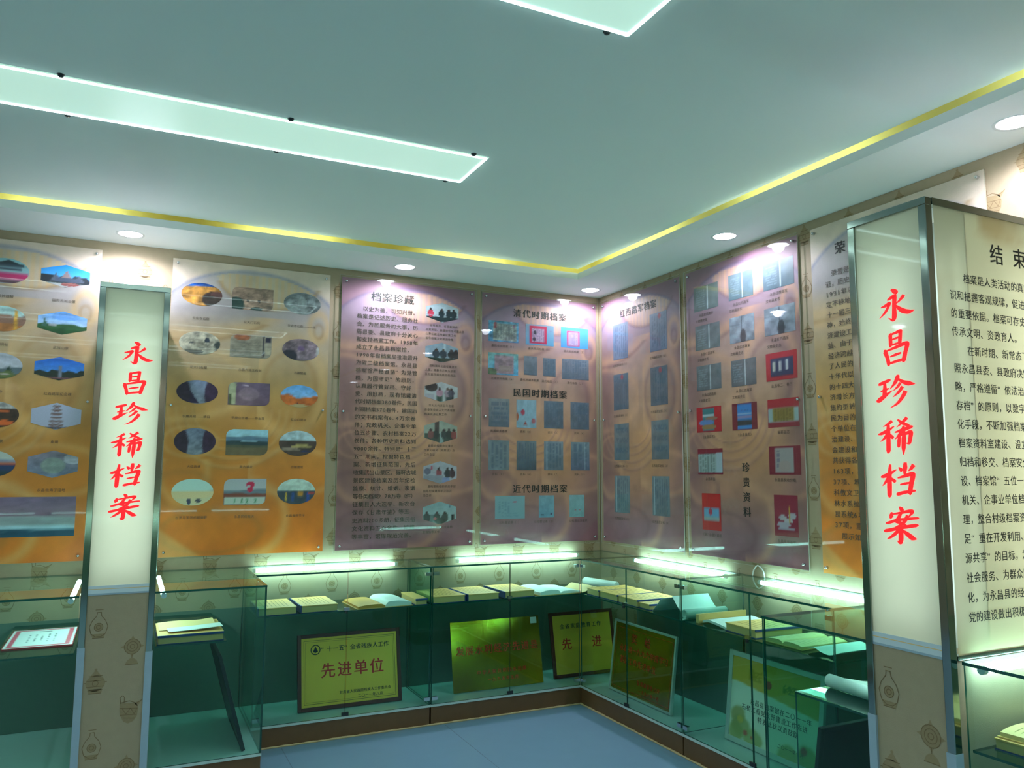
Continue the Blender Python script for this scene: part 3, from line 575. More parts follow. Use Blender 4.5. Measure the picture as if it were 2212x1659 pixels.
pc = [room(1, ('9cb0b4', 'a8bcc0'), [('r', 0, .7, 1, 1, '1c2c30'), ('r', 0, .6, 1, .7, '7c8c94'), *people(.36, [(.15, 'b03048'), (.48, '1c2830'), (.70, '1c2830'), (.86, '242e34')]), ('r', .0, .62, .4, .68, 'a0b0b8')]),
      room(2, ('7c94a0', '8ca4b0'), [('r', .55, 0, .62, .5, 'b8c8cc'), ('r', 0, .75, 1, 1, '1c3028'), *people(.38, [(.33, '22303c'), (.55, '22303c'), (.8, '1a2026'), (.94, '161a20')], .09)]),
      room(3, ('aab4b8', 'b0bab8'), [('e', .2, .25, .2, .25, '2a2426'), ('r', 0, .6, .3, 1, 'a0a0a8'), ('r', .35, .65, .55, 1, '2c4838'), ('r', .62, .6, .9, 1, '2a3434'), *people(.35, [(.45, 'b08898'), (.7, 'a08c98'), (.8, '4a4a58')], .08)]),
      room(4, ('94a090', 'a4b0a0'), [('r', .3, .0, .46, .6, '4a3c38'), ('r', 0, .55, 1, 1, '3a4a40'), ('r', .46, .5, .6, 1, '8aa8a4'), *people(.42, [(.2, '7c4a44'), (.36, '2a3430'), (.6, '34403c'), (.75, '26302a'), (.9, '8a4644')])]),
      room(5, ('a8b0b8', 'b0b4c0'), [('r', .2, .2, .28, .4, 'c04860'), *people(.35, [(.46, 'a04a54'), (.72, '2a2c34'), (.86, '4a3840')]), ('r', 0, .6, .6, 1, '9098a4'), ('r', .55, .7, .8, 1, '8494c4'), ('e', .12, .45, .1, .15, '6a6c80')]),
      room(6, ('8ab0b8', 'a8c0c0'), [('r', .76, .15, .84, .3, '587888'), ('r', 0, .55, .5, 1, '5c7478'), ('r', .84, .55, .95, .85, '20282c'), *people(.5, [(.12, '2c3434'), (.42, '24302e'), (.66, '3a4440')], .08), ('e', .52, .85, .16, .15, '24342e'), ('e', .36, .75, .05, .06, 'b05058')])]
cc = [('省档案局、省高新技术', '档案安装、县建馆领导考察永昌', '山景区建设档案征集工作', '指导档案文化资源收集'), ('县档案局全面征集重要', '人事、常委书记参与部署', '及档案开展档案目标竞选'), ('市人大代表五年考察', '县委常委会人大代表视察', '档案资源征集工作'), ('县政协视察会议重点工', '作意见研究（档案法）及', '工作会议'), ('县档案局组织机关干部', '指导村级建档学习培训', '及工作'), ('村级档案规范化建档', '整理指导工作')]
for k in range(6):
    cy = (.178, .457, .729, 1.002, 1.276, 1.547)[k]; PC.append((.702, cy, .24, .138 if k < 3 else .152, 'hex', pc[k], ''))
    for j, r in enumerate(cc[k]): tcap.line(r, .582+(.03 if j == 0 else 0), -(cy+.094+j*.030), .019, .0205, 'l', .005, z=ZT)
board('C', 'b', BX['C'], 'mauve', 'mauve board titled in black with a long text column and six hexagon photos', PC, [('title', tt, 'ink'), ('text_line', tb, 'ink_soft'), ('caption', tcap, 'ink_soft')], True)

# --- board D: archives by period
tt = TX()
for s_, y in (('清代时期档案', .128), ('民国时期档案', .705), ('近代时期档案', 1.390)): tt.line(s_, .470, -y, .062, .075, 'c', .022, sx=1.1, z=ZT)
tcap = TX(); PD = []
cal = painter([('g', '5aa4c0', '4c88b0'), ('r', .13, .08, .95, .95, '8a948c'), ('r', .18, .05, .28, .4, 'a83c48'), ('r', .8, .1, .9, .3, 'a06478'), ('n', .5, 10), ('c', 8, .2, .9, .1, .9, '5a6a70')], 1)
seal = painter([('g', '7c98a8', '5c9cc0'), ('r', .12, .04, .76, .94, 'b8284c'), ('r', .2, .17, .68, .86, 'b09ab0'), ('c', 7, .22, .66, .2, .84, '6a5a78'), ('e', .33, .4, .06, .1, '303440'), ('e', .3, .72, .06, .1, '3a3040'), ('r', .82, .25, .95, .3, '7c6a98')], 2)
seal2 = painter([('g', '4fa0d4', '4a94cc'), ('r', .2, .15, .7, .93, 'c03c60'), ('r', .25, .2, .65, .89, 'ac9cb8'), ('c', 4, .3, .6, .25, .85, '8a7ca0')], 3)
map4 = painter([('g', '6ca49c', '4c9cc4'), ('r', .2, .08, .86, .96, '947c84'), ('e', .1, .9, .2, .2, '4c6848'), ('n', .4, 9), ('r', .35, .55, .8, .85, '9c8c84'), ('l', 5, .35, .8, .55, .85, '847470')], 4)
PD += [(.170, .273, .236, .150, 'rect', cal, ''), (.463, .275, .232, .152, 'rect', seal, ''), (.757, .275, .234, .153, 'rect', seal2, ''), (.168, .507, .237, .157, 'rect', map4, ''),
       (.386, .505, .106, .138, 'rect', doc(5, '96aabb', stamp=None), ''), (.543, .508, .104, .134, 'rect', doc(6, '7f9cb2', cols=4), ''), (.763, .511, .230, .152, 'rect', doc(7, '8ea4ba', cols=9), '')]
flow = painter([('g', '8fb0be', '8cb4c4'), ('e', .32, .45, .1, .1, 'b04458'), ('t', .45, .75, .12, .92, 'a05048'), ('e', .86, .75, .1, .1, 'b06c74'), ('e', .05, .6, .06, .15, 'a05a40'), ('r', .55, 0, .6, .6, '7a98a4'), ('n', .15, 6)], 8)
for k in range(4): PD.append(((.138, .354, .577, .798)[k], .856, .160, .200, 'rect', [doc(9, '9cb0b4', lines=5), flow, doc(11, '7f9cb4', cols=9), doc(12, '7c98b4', cols=9)][k], ''))
for k in range(4): PD.append(((.136, .355, .576, .799)[k], 1.154, .159, .208, 'rect', [doc(13, '8fb0bc', cols=4, dark='86a8b8'), doc(14, '8ca8b4', cols=6, dark='5c7488'), doc(15, '9cb8cc', fold=.15, dark='7898b0', cols=5), doc(16, '9cbccc', fold=.75, dark='6c88b8', cols=3)][k], ''))
PD += [(.226, 1.517, .232, .159, 'rect', painter([('g', '86aeb8', '7cA4b2'.lower()), ('r', .12, .16, .9, .18, '5c8898'), ('e', .66, .27, .06, .035, 'c04858'), ('c', 4, .1, .5, .25, .75, '648c9c'), ('l', 3, .2, .8, .75, .95, '6c98a8')], 17), ''), (.516, 1.516, .124, .157, 'rect', painter([('g', '80a8b8', '6a9cb4'), ('r', .1, .84, .35, .92, '2c4450'), ('e', .82, .84, .07, .06, '4c4c68'), ('n', .12, 6)], 18), ''), (.768, 1.516, .124, .159, 'rect', painter([('g', '8cb4bc', '80b0b8'), ('e', .4, .67, .06, .03, 'b06470'), ('e', .7, .67, .05, .03, 'b06470'), ('r', .35, .86, .6, .92, '2c3c48'), ('n', .1, 6)], 19), '')]
for (x, y, s_) in [(.170, .378, '康熙年间档案（1）'), (.463, .378, '嘉庆年间档案（3）'), (.757, .378, '道光年间档案（5）'), (.168, .612, '光绪年间档案（6）'), (.38, .610, '清代光绪年档案'), (.55, .612, '清代地契（1）'), (.763, .614, '清代地契（2）'),
                   (.138, .985, '民国财务卷宗'), (.354, .985, '资料（2）'), (.577, .985, '资料（3）'), (.798, .985, '资料（4）'), (.136, 1.287, '资料（5）'), (.355, 1.287, '资料（6）'), (.576, 1.287, '资料（7）'), (.799, 1.287, '资料（8）'),
                   (.226, 1.622, '公社登记表（1）'), (.50, 1.622, '公社登记表（2）'), (.78, 1.622, '公社登记分配表')]: cap(tcap, s_, x, y, .021)
board('D', 'b', BX['D'], 'mauve', 'mauve board with three black headings and rows of document photos, beside the room corner', PD, [('title', tt, 'ink'), ('caption', tcap, 'ink_soft')], True)

# --- board E
tt = TX(); tt.line('红西路军档案', .473, -.127, .062, .075, 'c', .022, sx=1.1, z=ZT); tcap = TX(); PE = []
for k in range(8):
    r, c = divmod(k, 2); cx = (.252, .709)[c]; cy = (.326, .694, 1.055, 1.426)[r]
    fn = doc(20+k, ['86a4cc', '7c90a8', '7c98b4', '8098b2'][r], cols=6, dark=['7c98c4', '7488a4', '6c8ca8', '748ca8'][r], stamp=(.58, .1) if k in (1, 2, 3) else None) if r < 2 else doc(20+k, '90a4b0', lines=15, dark='8096a6') if r == 2 else doc(20+k, '8cb0c4', fold=.14, dark='7c94a8', cols=6)
    PE.append((cx, cy, .190, .260, 'rect', fn, '')); cap(tcap, '红西路军史料（%d）' % (k+1), cx, cy+.172, .021)
board('E', 'r', BY['E'], 'mauve', 'mauve board with two columns of tall document photos, first from the corner', PE, [('title', tt, 'ink'), ('caption', tcap, 'ink_soft')], True)

# --- board F
tt = TX()
for j, ch in enumerate('珍贵资料'): tt.line(ch, .503, -(1.241+j*.0835), .060, .06, 'c', .02, sx=1.05, z=ZT)
tcap = TX(); PF = []
opn = lambda s_, base, dk: painter([('g', dk_(base), dk_(dk)), ('r', .47, 0, .53, 1, '64747c'), ('r', .53, 0, .6, 1, 'c0d0d8'), ('n', .15, 5), ('l', 8, .08, .44, .15, .85, '8fa2ae')], s_)
dkb = lambda s_: painter([('g', '8c98a4', '7c8894'), ('r', .48, 0, .52, 1, '2c3038'), ('r', 0, .3, .45, .34, '50585c'), ('e', .55, .8, .12, .3, '3a4048'), ('n', .3, 5)], s_)
pf = [opn(30, '8aa0a0', '7c9498'), opn(31, '84a4b0', '6c94a8'), opn(32, '88a4b2', '6c90a8'), opn(33, '8898a0', '84989c'), dkb(34), dkb(35), opn(36, '8698a4', '7c8e9c'), opn(37, '84909c', '788490'),
      painter([('g', 'c0182c', 'b8182c'), ('r', .14, .2, .9, .88, '24345c'), ('r', .2, .3, .32, .7, 'b8bcb4'), ('r', .4, .3, .52, .7, 'b8bcc0'), ('r', .62, .28, .74, .68, 'c0c8d0'), ('r', .7, .2, .9, .85, '344c80') if False else ('n', .05, 4)], 38),
      painter([('g', 'c41828', 'b81828'), ('r', .23, .03, .73, .97, '3a8088'), ('r', .24, .28, .72, .42, 'a8c0c8'), ('e', .6, .47, .25, .08, '94705c'), ('e', .4, .62, .3, .12, '5c84c0'), ('e', .5, .8, .3, .1, '9c7c50'), ('r', .3, .14, .6, .18, 'b0c8c4')], 39),
      painter([('g', '7a2030', '802434'), ('r', .2, .02, .8, .98, '2c84d0'), ('r', .2, .35, .8, .45, '8ab4dc'), ('r', .2, .45, .8, .6, '8888b4'), ('r', .2, .62, .8, .86, '3c4448'), ('r', .2, .88, .8, .98, '2c88d0'), ('l', 1, .35, .65, .22, .30, '3a5c98')], 40),
      painter([('g', 'b82030', '982838'), ('r', 0, .3, 1, .84, '9cb8b8'), ('r', .15, .3, .85, .8, '94803c'), ('c', 7, .2, .85, .32, .8, '746430'), ('r', 0, .84, 1, 1, '98303c')], 41),
      painter([('g', '8c1c34', '8a2038'), ('r', 0, .18, 1, .96, '98b0b0'), ('c', 6, .05, .7, .15, .95, '5c7470'), ('r', .72, .15, 1, .95, 'a8c0cc')], 42),
      painter([('g', '8c2038', '861c34'), ('r', .18, .04, .8, .94, 'a8a4a4'), ('c', 1, .24, .36, .1, .8, '5c5c80'), ('e', .5, .7, .2, .2, 'b0a09c')], 43),
      painter([('g', 'c8181c', 'c4181c'), ('r', .08, .38, .92, .75, '6cacd4'), ('h', 2, 0, 1, 1, '000000'), ('r', .08, .62, .92, .75, '9cb0ac'), ('e', .45, .5, .1, .1, 'b83454'), ('r', .3, .24, .7, .27, 'a03018'), ('n', .05, 6)], 44),
      painter([('g', '94183c', 'a01c44'), ('h', .55, .12, 4, 5, '94183c'), ('e', .35, .55, .16, .06, 'c0b8c4'), ('e', .75, .5, .18, .08, 'b8b4c4'), ('e', .4, .72, .3, .07, 'b4b0c4'), ('e', .6, .62, .2, .05, 'c4c0cc'), ('e', .5, .82, .35, .04, 'a8a4bc'), ('r', .6, .25, .68, .7, 'd0a83c'), ('r', .02, .02, .98, .04, 'c84060')], 45)]
pos = [(.192, .191), (.502, .181), (.801, .181), (.199, .438), (.502, .439), (.799, .438), (.202, .691), (.507, .695), (.801, .692), (.193, .949), (.504, .949), (.803, .948), (.196, 1.204), (.802, 1.204), (.197, 1.505), (.799, 1.498)]
cf = ['永昌史志建设', '永昌红西路军', '永昌红西路军', '永昌红西路军', '永昌红西路军', '永昌红西路军', '永昌红西路军', '永昌红西路军', '永昌卷二、卷三', '《永昌县志》', '《永昌县志》', '骊靬画志', '永昌年鉴', '永昌县税收分卷', '《魅力永昌》画册', '永昌民俗画册']
for k, (cx, cy) in enumerate(pos):
    w, h = (.228, .154) if k < 14 else (.170, .218)
    if k in (1, 4, 7, 10): w = .205
    PF.append((cx, cy, w, h, 'rect', pf[k], '')); cap(tcap, cf[k], cx, cy+h/2+.028, .021)
    if k < 9 and k != 8: tcap.line('文物展史志', cx-.10, -(cy+h/2+.062), .021, .022, 'l', .006, z=ZT)
board('F', 'r', BY['F'], 'mauve', 'mauve board of open-book and red book-cover photos, with four characters set vertically', PF, [('title', tt, 'ink'), ('caption', tcap, 'ink_soft')], True)

# --- board G
tt = TX(); [tt.line(ch, .155+.105*j, -.142, .066, .105, 'l', .022, sx=1.05, z=ZT) for j, ch in enumerate('荣誉展示')]; tb = TX()
rows = '　荣誉是历史的见|证，历史是荣誉的|1991年以来永昌坚|定不移地贯彻党的|十一届三中全会精|神，始终把工作和经|济建设工作的重要|益、由于县委正确|经济跨越式发展好|了人民的幸福生活|十年代以来特别是|的十四大以来，经|济增长方式转变向|集约型转变，以人|民为目的，全县各|个单位在经济、政|治建设、文化、社|会建设和党建方面|共获得各级表彰奖|163项，其中国家|37项、地厅级部门|科教文卫等系统获|林水系统、工商贸|易系统6项、其他|37项，重要荣誉|　展示如下：'.split('|')
for k, r in enumerate(rows): tb.line(r, .088, -(.262+k*.0526), .034, .0385, 'l', .012, sx=1.08, z=ZT)
board('G', 'r', BY['G'], 'orange', 'orange text board mostly hidden behind the right lit pillar', [], [('title', tt, 'ink'), ('text_line', tb, 'ink_soft')], False)

# ------------------------------------------------------------------ lit partitions between the bays
def partition(loc, rot, label, text):
    t = thing('lightbox_partition', loc, label, 'partition', rot=rot); o0 = (0, 0, 0); B = .895; HW = .155; top = 2.395
    MB().box(-HW+.004, HW-.004, 0, .930, .002, B-.004).build('base', 'wallpaper', t, off=o0)
    mo = motifs(t, 'wallpaper_print', lambda a, z, e: (a, z, B-.004+e), -HW+.026, HW-.020, .02, .93, ph=-.075, zph=.008)
    # frame: posts and rails of polished steel, lower ends still wrapped in blue-grey film
    for s_ in (-1, 1):
        x0, x1 = (-HW, -HW+.028) if s_ < 0 else (HW-.028, HW)
        p = MB().box(x0, x1, .0, top-.026, B-.030, B+.002).build('post', 'steel', t, off=o0, bevel=.002)
        MB().box(x0-.0015, x1+.0015, .001, .70 if s_ < 0 else .66, B-.031, B+.0045).build('protective_film', 'film', p, off=o0)
    MB().box(-HW, HW, top-.026, top, B-.030, B+.002).build('top_rail', 'steel', t, off=o0, bevel=.002)
    MB().box(-HW+.001, HW-.001, top-.012, top-.002, .002, B-.031).build('cap', 'soffit_paint', t, off=o0)
    MB().box(-HW+.028, HW-.028, .931, .972, B-.010, B-.002).build('skirt_strip', 'white_trim', t, off=o0)
    MB().box(-HW+.028, HW-.028, .956, .959, B-.0019, B-.0014).build('skirt_line', 'paper_cream', t, off=o0)
    MB().box(-HW+.028, HW-.028, .9305, .938, B-.0019, B-.0012).build('skirt_line', 'film', t, off=o0)
    # light box behind the calligraphy
    MB().box(-HW+.003, HW-.003, .932, top-.03, .70, .705).build('divider', 'tray_inner', t, off=o0)
    MB().box(-HW, -HW+.006, .931, top-.014, .002, B-.032).build('side_panel', 'tray_inner', t, off=o0)
    if not text: MB().box(HW-.006, HW, .931, top-.014, .002, B-.032).build('side_panel', 'tray_inner', t, off=o0)
    for a in (-.045, .055): MB().tube([(a, 1.0, B-.10), (a, 2.24, B-.10)], .013).build('backlight_tube', 'back_tube', t, smooth=True, off=o0)
    def cream(X, Y):
        b = np.ones((len(X), 3))*hexc('efecd2'); b *= (1+.03*(fbm(X*3, Y*14)-.5))[:, None]; return b
    w = 2*HW-.056
    grid_mesh('lit_panel', w, 1.398, 6, 24, cream, 'lit_panel', t, -w/2, 2.369, B-.006)
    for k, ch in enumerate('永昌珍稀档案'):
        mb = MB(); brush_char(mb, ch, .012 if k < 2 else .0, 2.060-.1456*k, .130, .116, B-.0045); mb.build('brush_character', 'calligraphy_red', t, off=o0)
    if text:
        def cloud(X, Y):
            n = fbm(X*3+2, Y*5); b = np.ones((len(X), 3))*hexc('ece5c2'); dk = smooth(.52, .75, n)*(1-smooth(.1, .35, Y))
            b = b*(1-.5*dk[:, None])+hexc('b98e58')*.5*dk[:, None]; e = smooth(.92, 1, Y)*.3; return b*(1-e[:, None])+hexc('d8b87c')*e[:, None]
        g = grid_mesh('lit_text_panel', .85, 1.435, 40, 60, cloud, 'lit_panel', t, 0, 0, 0); g.rotation_euler = (0, math.pi/2, 0); g.location = (HW-.002, 2.378, .856)
        tx = TX(); tx.line('结束语', .275, 2.243, .074, .124, 'l', .018, sx=1.0)
        rows = ['　　档案是人类活动的真实记录', '识和把握客观规律，促进社会发展', '的重要依据。档案可存史资治', '传承文明、资政育人。', '　　在新时期、新常态下，按', '照永昌县委、县政府决策部署', '略，严格遵循“依法治档', '存档”的原则，以数字化现代', '化手段，不断加强档案馆', '档案资料室建设、设立文件', '归档和移交、档案安全建', '设、档案馆“五位一体', '机关、企事业单位档案管', '理，整合村级档案资源', '足“重在开发利用、资', '源共享”的目标，为', '社会服务、为群众服务', '化，为永昌县的经济文', '党的建设做出积极贡献']
        for k, r in enumerate(rows): tx.line(r, .056, 2.140-.0603*k, .0345, .0358, 'l', .013)
        for q in tx.build('text_line', 'ink', t): q.rotation_euler = (0, math.pi/2, 0); q.location = (HW-.002, 0, .856)
        for b in (.40, .14): MB().tube([(.02, 1.0, b), (.02, 2.22, b)], .013).build('backlight_tube', 'back_tube_text', t, smooth=True, off=o0)
        MB().box(HW-.022, HW+.002, 2.371, 2.395, .001, .864).build('side_rail', 'steel', t, off=o0); MB().box(HW-.020, HW+.002, .930, .944, .001, .864).build('side_rail', 'steel', t, off=o0)
    return t
partition((-3.189, 0, 0), RB, 'lit cream partition end with red calligraphy, standing out from the back wall', False)
partition((0, -3.253, 0), RR, 'lit cream partition with red calligraphy end and black text side, standing out from the right wall', True)

# ------------------------------------------------------------------ glass display cases
ZG, ZB = .929, .119
def clamp(mb, x, y, z, d=(.014, .014, .011)): mb.box(x-d[0], x+d[0], y-d[1], y+d[1], z-d[2], z+d[2])
def case(x0, x1, y0, y1, label, open_sides, doors=None, tube=None, shelf=None, tops=None, support=None, wallside=None):
    """x0<x1, y0<y1; open_sides: sides that get a pane, of 'x0 x1 y0 y1'; doors: (side, split)"""
    c = thing('display_case', ((x0+x1)/2, (y0+y1)/2, 0), label, 'display case', 'glass display cases along the walls'); G = ['case_glass', 'glass_edge']; g = .008; e = .0015
    MB().box(x0+.004, x1-.004, y0+.004, y1-.002, 0, .106).build('plinth', 'plinth_wood', c)
    MB().box(x0-.003, x1-e, y0-.003, y1-.002, .1062, ZB-.0005).build('base_board', 'base_board', c)
    MB().pane(x0-.004, x1-e, y0-.004, y1-.002, ZG-.010, ZG).build('top_pane', G, c)
    z0, z1 = ZB, ZG-.0102
    X0_, X1_, Y0_, Y1_ = x0+e, x1-e, y0+e, y1-.003
    for s_ in open_sides:
        spl = [None] if not (doors and doors[0] == s_) else [0, 1]
        for q in spl:
            nm = 'side_pane' if q is None and doors else 'front_pane' if q is None else 'door'
            if s_ == 'y0':
                a, b = X0_, X1_
                if doors and doors[0] == 'y0': b = min(b, doors[2]) if len(doors) > 2 else b
                if q is not None: a, b = (a, doors[1]-.002) if q == 0 else (doors[1]+.002, b)
                p = MB().pane(a, b, Y0_, Y0_+g, z0, z1).build(nm, G, c)
            elif s_ == 'y1': p = MB().pane(X0_+g+.001, X1_-.002, Y1_-g, Y1_, z0, z1).build('side_pane', G, c)
            elif s_ == 'x0':
                a, b = Y0_, Y1_
                if q is not None: a, b = (doors[1]+.002, b) if q == 0 else (a, doors[1]-.002)
                if 'y0' in open_sides and q is None: a += g+.001
                p = MB().pane(X0_, X0_+g, a, b, z0, z1).build(nm, G, c)
            elif s_ == 'x1':
                p = MB().pane(X1_-g, X1_, Y0_+g+.001, Y1_, z0, z1).build('side_pane', G, c)
            if q is not None:   # hinge clamps at the outer corners, lock halves at the split
                for z in (z0+.035, z1-.035):
                    k = MB()
                    if s_ == 'y0': clamp(k, a+.022 if q == 0 else b-.022, Y0_+.004, z, (.018, .010, .010))
                    else: clamp(k, X0_+.004, b-.022 if q == 0 else a+.022, z, (.010, .018, .010))
                    k.build('hinge_clamp', 'chrome', p)
    if doors:
        k = MB(); k2 = MB(); k3 = MB()
        if doors[0] == 'y0':
            k.box(doors[1]-.022, doors[1]+.010, Y0_-.012, Y0_-.0005, .705, .722); k2.lathe([(0, .690), (.008, .690), (.008, .704), (0, .704)], doors[1]-.010, Y0_-.009, 10)
            k3.box(doors[1]-.02, doors[1]+.02, Y0_-.008, Y0_-.0005, z0+.002, z0+.022)
        else:
            k.box(X0_-.012, X0_-.0005, doors[1]-.010, doors[1]+.022, .705, .722); k2.lathe([(0, .690), (.008, .690), (.008, .704), (0, .704)], X0_-.009, doors[1]+.010, 10)
            k3.box(X0_-.008, X0_-.0005, doors[1]-.02, doors[1]+.02, z0+.002, z0+.022)
        k.build('lock_plate', 'chrome', c); k2.build('lock_barrel', 'dark_clip', c); k3.build('floor_lock', 'dark_clip', c)
    if wallside:  # added dark green sheet, imitates the dimness of the lower back wall
        if wallside == 'y': MB().box(x0+.012, x1-.012, y1-.010, y1-.004, ZB+.001, .690).build('dim_back_sheet', 'dim_wall_green', c)
        else: MB().box(x1-.010, x1-.004, y0+.012, y1-.012, ZB+.001, .690).build('dim_back_sheet', 'dim_wall_green', c)
    if shelf: MB().pane(*shelf).build('shelf', ['shelf_glass', 'glass_edge'], c)
    if support: MB().pane(*support).build('shelf_support', G, c)
    if tube:
        (ax, ay), (bx, by) = tube; d = Vector((bx-ax, by-ay, 0)).normalized()*.02
        MB().tube([(ax, ay, .906), (bx, by, .906)], .0115, 12).build('light_tube', 'tube_on', c, smooth=True)
        for px, py, s_ in ((ax, ay, -1), (bx, by, 1)): MB().tube([(px+d.x*s_*.05, py+d.y*s_*.05, .906), (px+d.x*s_, py+d.y*s_, .906)], .0125, 12).build('tube_socket', 'white_trim', c)
    return c
ZSH = (.692, .700)
case(-2.513, -1.487, -.45, -.001, 'glass case under the mauve text board, holding the maroon-framed yellow plaque', ('y0', 'x1', 'x0'), ('y0', -2.001), ((-2.46, -.045), (-1.60, -.045)), (-2.503, -1.497, -.430, -.012, *ZSH), wallside='y')
case(-1.484, -.001, -.45, -.001, 'glass case in the room corner, holding the frameless gold plaque', ('y0', 'x0'), ('y0', -.961, -.452), ((-1.15, -.045), (-.24, -.045)), (-1.474, -.02, -.430, -.012, *ZSH), wallside='y')
case(-.45, -.001, -1.509, -.452, 'glass case below the mauve board of tall documents, holding the silver-framed gold plaque', ('x0', 'y0'), ('x0', -.985), ((-.045, -1.40), (-.045, -.51)), (-.430, -.012, -1.498, -.465, *ZSH), wallside='x')
case(-.45, -.001, -2.553, -1.512, 'glass case below the mauve red-book board, holding the white-framed certificate', ('x0', 'y0'), ('x0', -2.042), ((-.045, -2.50), (-.045, -1.70)), (-.430, -.012, -2.543, -1.522, *ZSH), wallside='x')
ZE = (.664, .672)
case(-3.030, -2.516, -.862, -.001, 'short glass case right of the left pillar, holding a book under loose papers', ('y0', 'x1'), None, ((-2.995, -.15), (-2.995, -.84)), (-3.02, -2.70, -.850, -.012, *ZE), wallside='y')
case(-3.865, -3.348, -.862, -.001, 'short glass case against the left side of the left pillar, holding a red-bordered certificate', ('y0', 'x0'), None, ((-3.385, -.15), (-3.385, -.84)), (-3.68, -3.36, -.850, -.012, *ZE), wallside='y')
case(-.852, -.001, -3.094, -2.556, 'short glass case on the far side of the right lit partition, holding a rolled paper', ('x0', 'y1'), None, ((-.12, -3.06), (-.80, -3.06)), (-.842, -.012, -3.085, -2.715, *ZE), None, (-.842, -.10, -2.723, -2.716, ZB, ZE[0]-.0005), wallside='x')
case(-.852, -.001, -3.945, -3.413, 'short glass case on the text side of the right lit partition, holding stacked books', ('x0', 'y0'), None, ((-.12, -3.45), (-.80, -3.45)), (-.842, -.012, -3.76, -3.425, *ZE), wallside='x')
for k in range(5):  # unseen cases added so their tubes lift the ceiling light and reflect in acrylic
    case(-6.35+k*1.06, -5.30+k*1.06, -7.99, -7.55, 'empty lit glass case, unseen, added along the front wall opposite the mauve boards to brighten the ceiling', ('y1', 'x0', 'x1'), None, ((-6.25+k*1.06, -7.93), (-5.40+k*1.06, -7.93)), (-6.34+k*1.06, -5.31+k*1.06, -7.98, -7.575, *ZSH))
    case(-6.99, -6.55, -6.95+k*1.06, -5.90+k*1.06, 'empty lit glass case, unseen, added along the left wall facing the right wall boards to brighten the ceiling', ('x1', 'y0', 'y1'), None, ((-6.93, -6.85+k*1.06), (-6.93, -6.00+k*1.06)), (-6.98, -6.575, -6.94+k*1.06, -5.91+k*1.06, *ZSH))
# bead of caulk where the plinths meet the floor
ck = MB(); rr_ = random.Random(2)
def bead(p, q):
    n = int(math.dist(p, q)/.02); P = [(p[0]+(q[0]-p[0])*i/n, p[1]+(q[1]-p[1])*i/n, .003+rr_.random()*.002) for i in range(n+1)]
    ck.tube(P, [.0045+rr_.random()*.003 for _ in P], 6)
bead((-2.51, -.452), (-.449, -.452)); bead((-.452, -.452), (-.452, -2.55))
struct(ck.build('trim_5', 'caulk'), 'yellowed caulk bead along the case plinths', 'trim')

# ------------------------------------------------------------------ things in the cases
def rotz(a, cx, cy): 
    c, s_ = math.cos(a), math.sin(a); return lambda x, y, z: (cx+x*c-y*s_, cy+x*s_+y*c, z)
def boxed_book(cx, cy, z, w, d, h, ang, label, spine='x0', group='boxed books on the case shelves', lines=True):
    """slip-cased book lying flat: w along its x, d along its y"""
    o = thing('boxed_book', (cx, cy, z), label, 'book', group, rot=(0, 0, ang)); k = .006; o0 = (0, 0, 0)
    MB().box(-w/2+.004, w/2-.004, -d/2+.003, d/2-.003, .0035, h-k).build('page_block', 'book_pages', o, off=o0)
    MB().box(-w/2, w/2, -d/2, d/2, h-k, h).build('cover', 'book_cover', o, off=o0, bevel=.0015); MB().box(-w/2, w/2, -d/2, d/2, 0, .0034).build('cover', 'book_blue', o, off=o0)
    sp = MB()
    if spine == 'x0': sp.box(-w/2-.004, -w/2+.003, -d/2, d/2, .0035, h+.0006)
    elif spine == 'x1': sp.box(w/2-.003, w/2+.004, -d/2, d/2, .0035, h+.0006)
    else: sp.box(-w/2, w/2, -d/2-.004, -d/2+.003, h-.010, h+.0006)
    sp.build('spine', 'book_blue', o, off=o0)
    if lines:
        m = MB()
        for i in range(7):
            x = -w*.32+i*w*.105; m.box(x-.0012, x+.0012, -d*.36, d*.38, h, h+.0005)
        m.build('printed_lines', 'book_line', o, off=o0)
    return o
def sheet(prof, d, th=.003):
    """curved paper block: prof = [(x, z)] profile of its top, extruded over +-d/2 in y"""
    mb = MB(); n = len(prof); v = []
    for y in (-d/2, d/2):
        v += [(x, y, z) for x, z in prof]+[(x, y, max(z-th, .0005)) for x, z in prof]
    f = []
    for i in range(n-1):
        f += [(i, i+1, 2*n+i+1, 2*n+i), (n+i, 3*n+i, 3*n+i+1, n+i+1), (i, n+i, n+i+1, i+1), (2*n+i, 2*n+i+1, 3*n+i+1, 3*n+i)]
    f += [(0, 2*n, 3*n, n), (n-1, 2*n-1, 4*n-1, 3*n-1)]
    return mb.add(v, f)
def spline(pts, k=6):
    P = []
    for i in range(len(pts)-1):
        p0 = pts[max(i-1, 0)]; p1 = pts[i]; p2 = pts[i+1]; p3 = pts[min(i+2, len(pts)-1)]
        for q in range(k):
            t = q/k; P.append(tuple(.5*((2*p1[j])+(-p0[j]+p2[j])*t+(2*p0[j]-5*p1[j]+4*p2[j]-p3[j])*t*t+(-p0[j]+3*p1[j]-3*p2[j]+p3[j])*t**3) for j in range(len(p1))))
    P.append(pts[-1]); return P
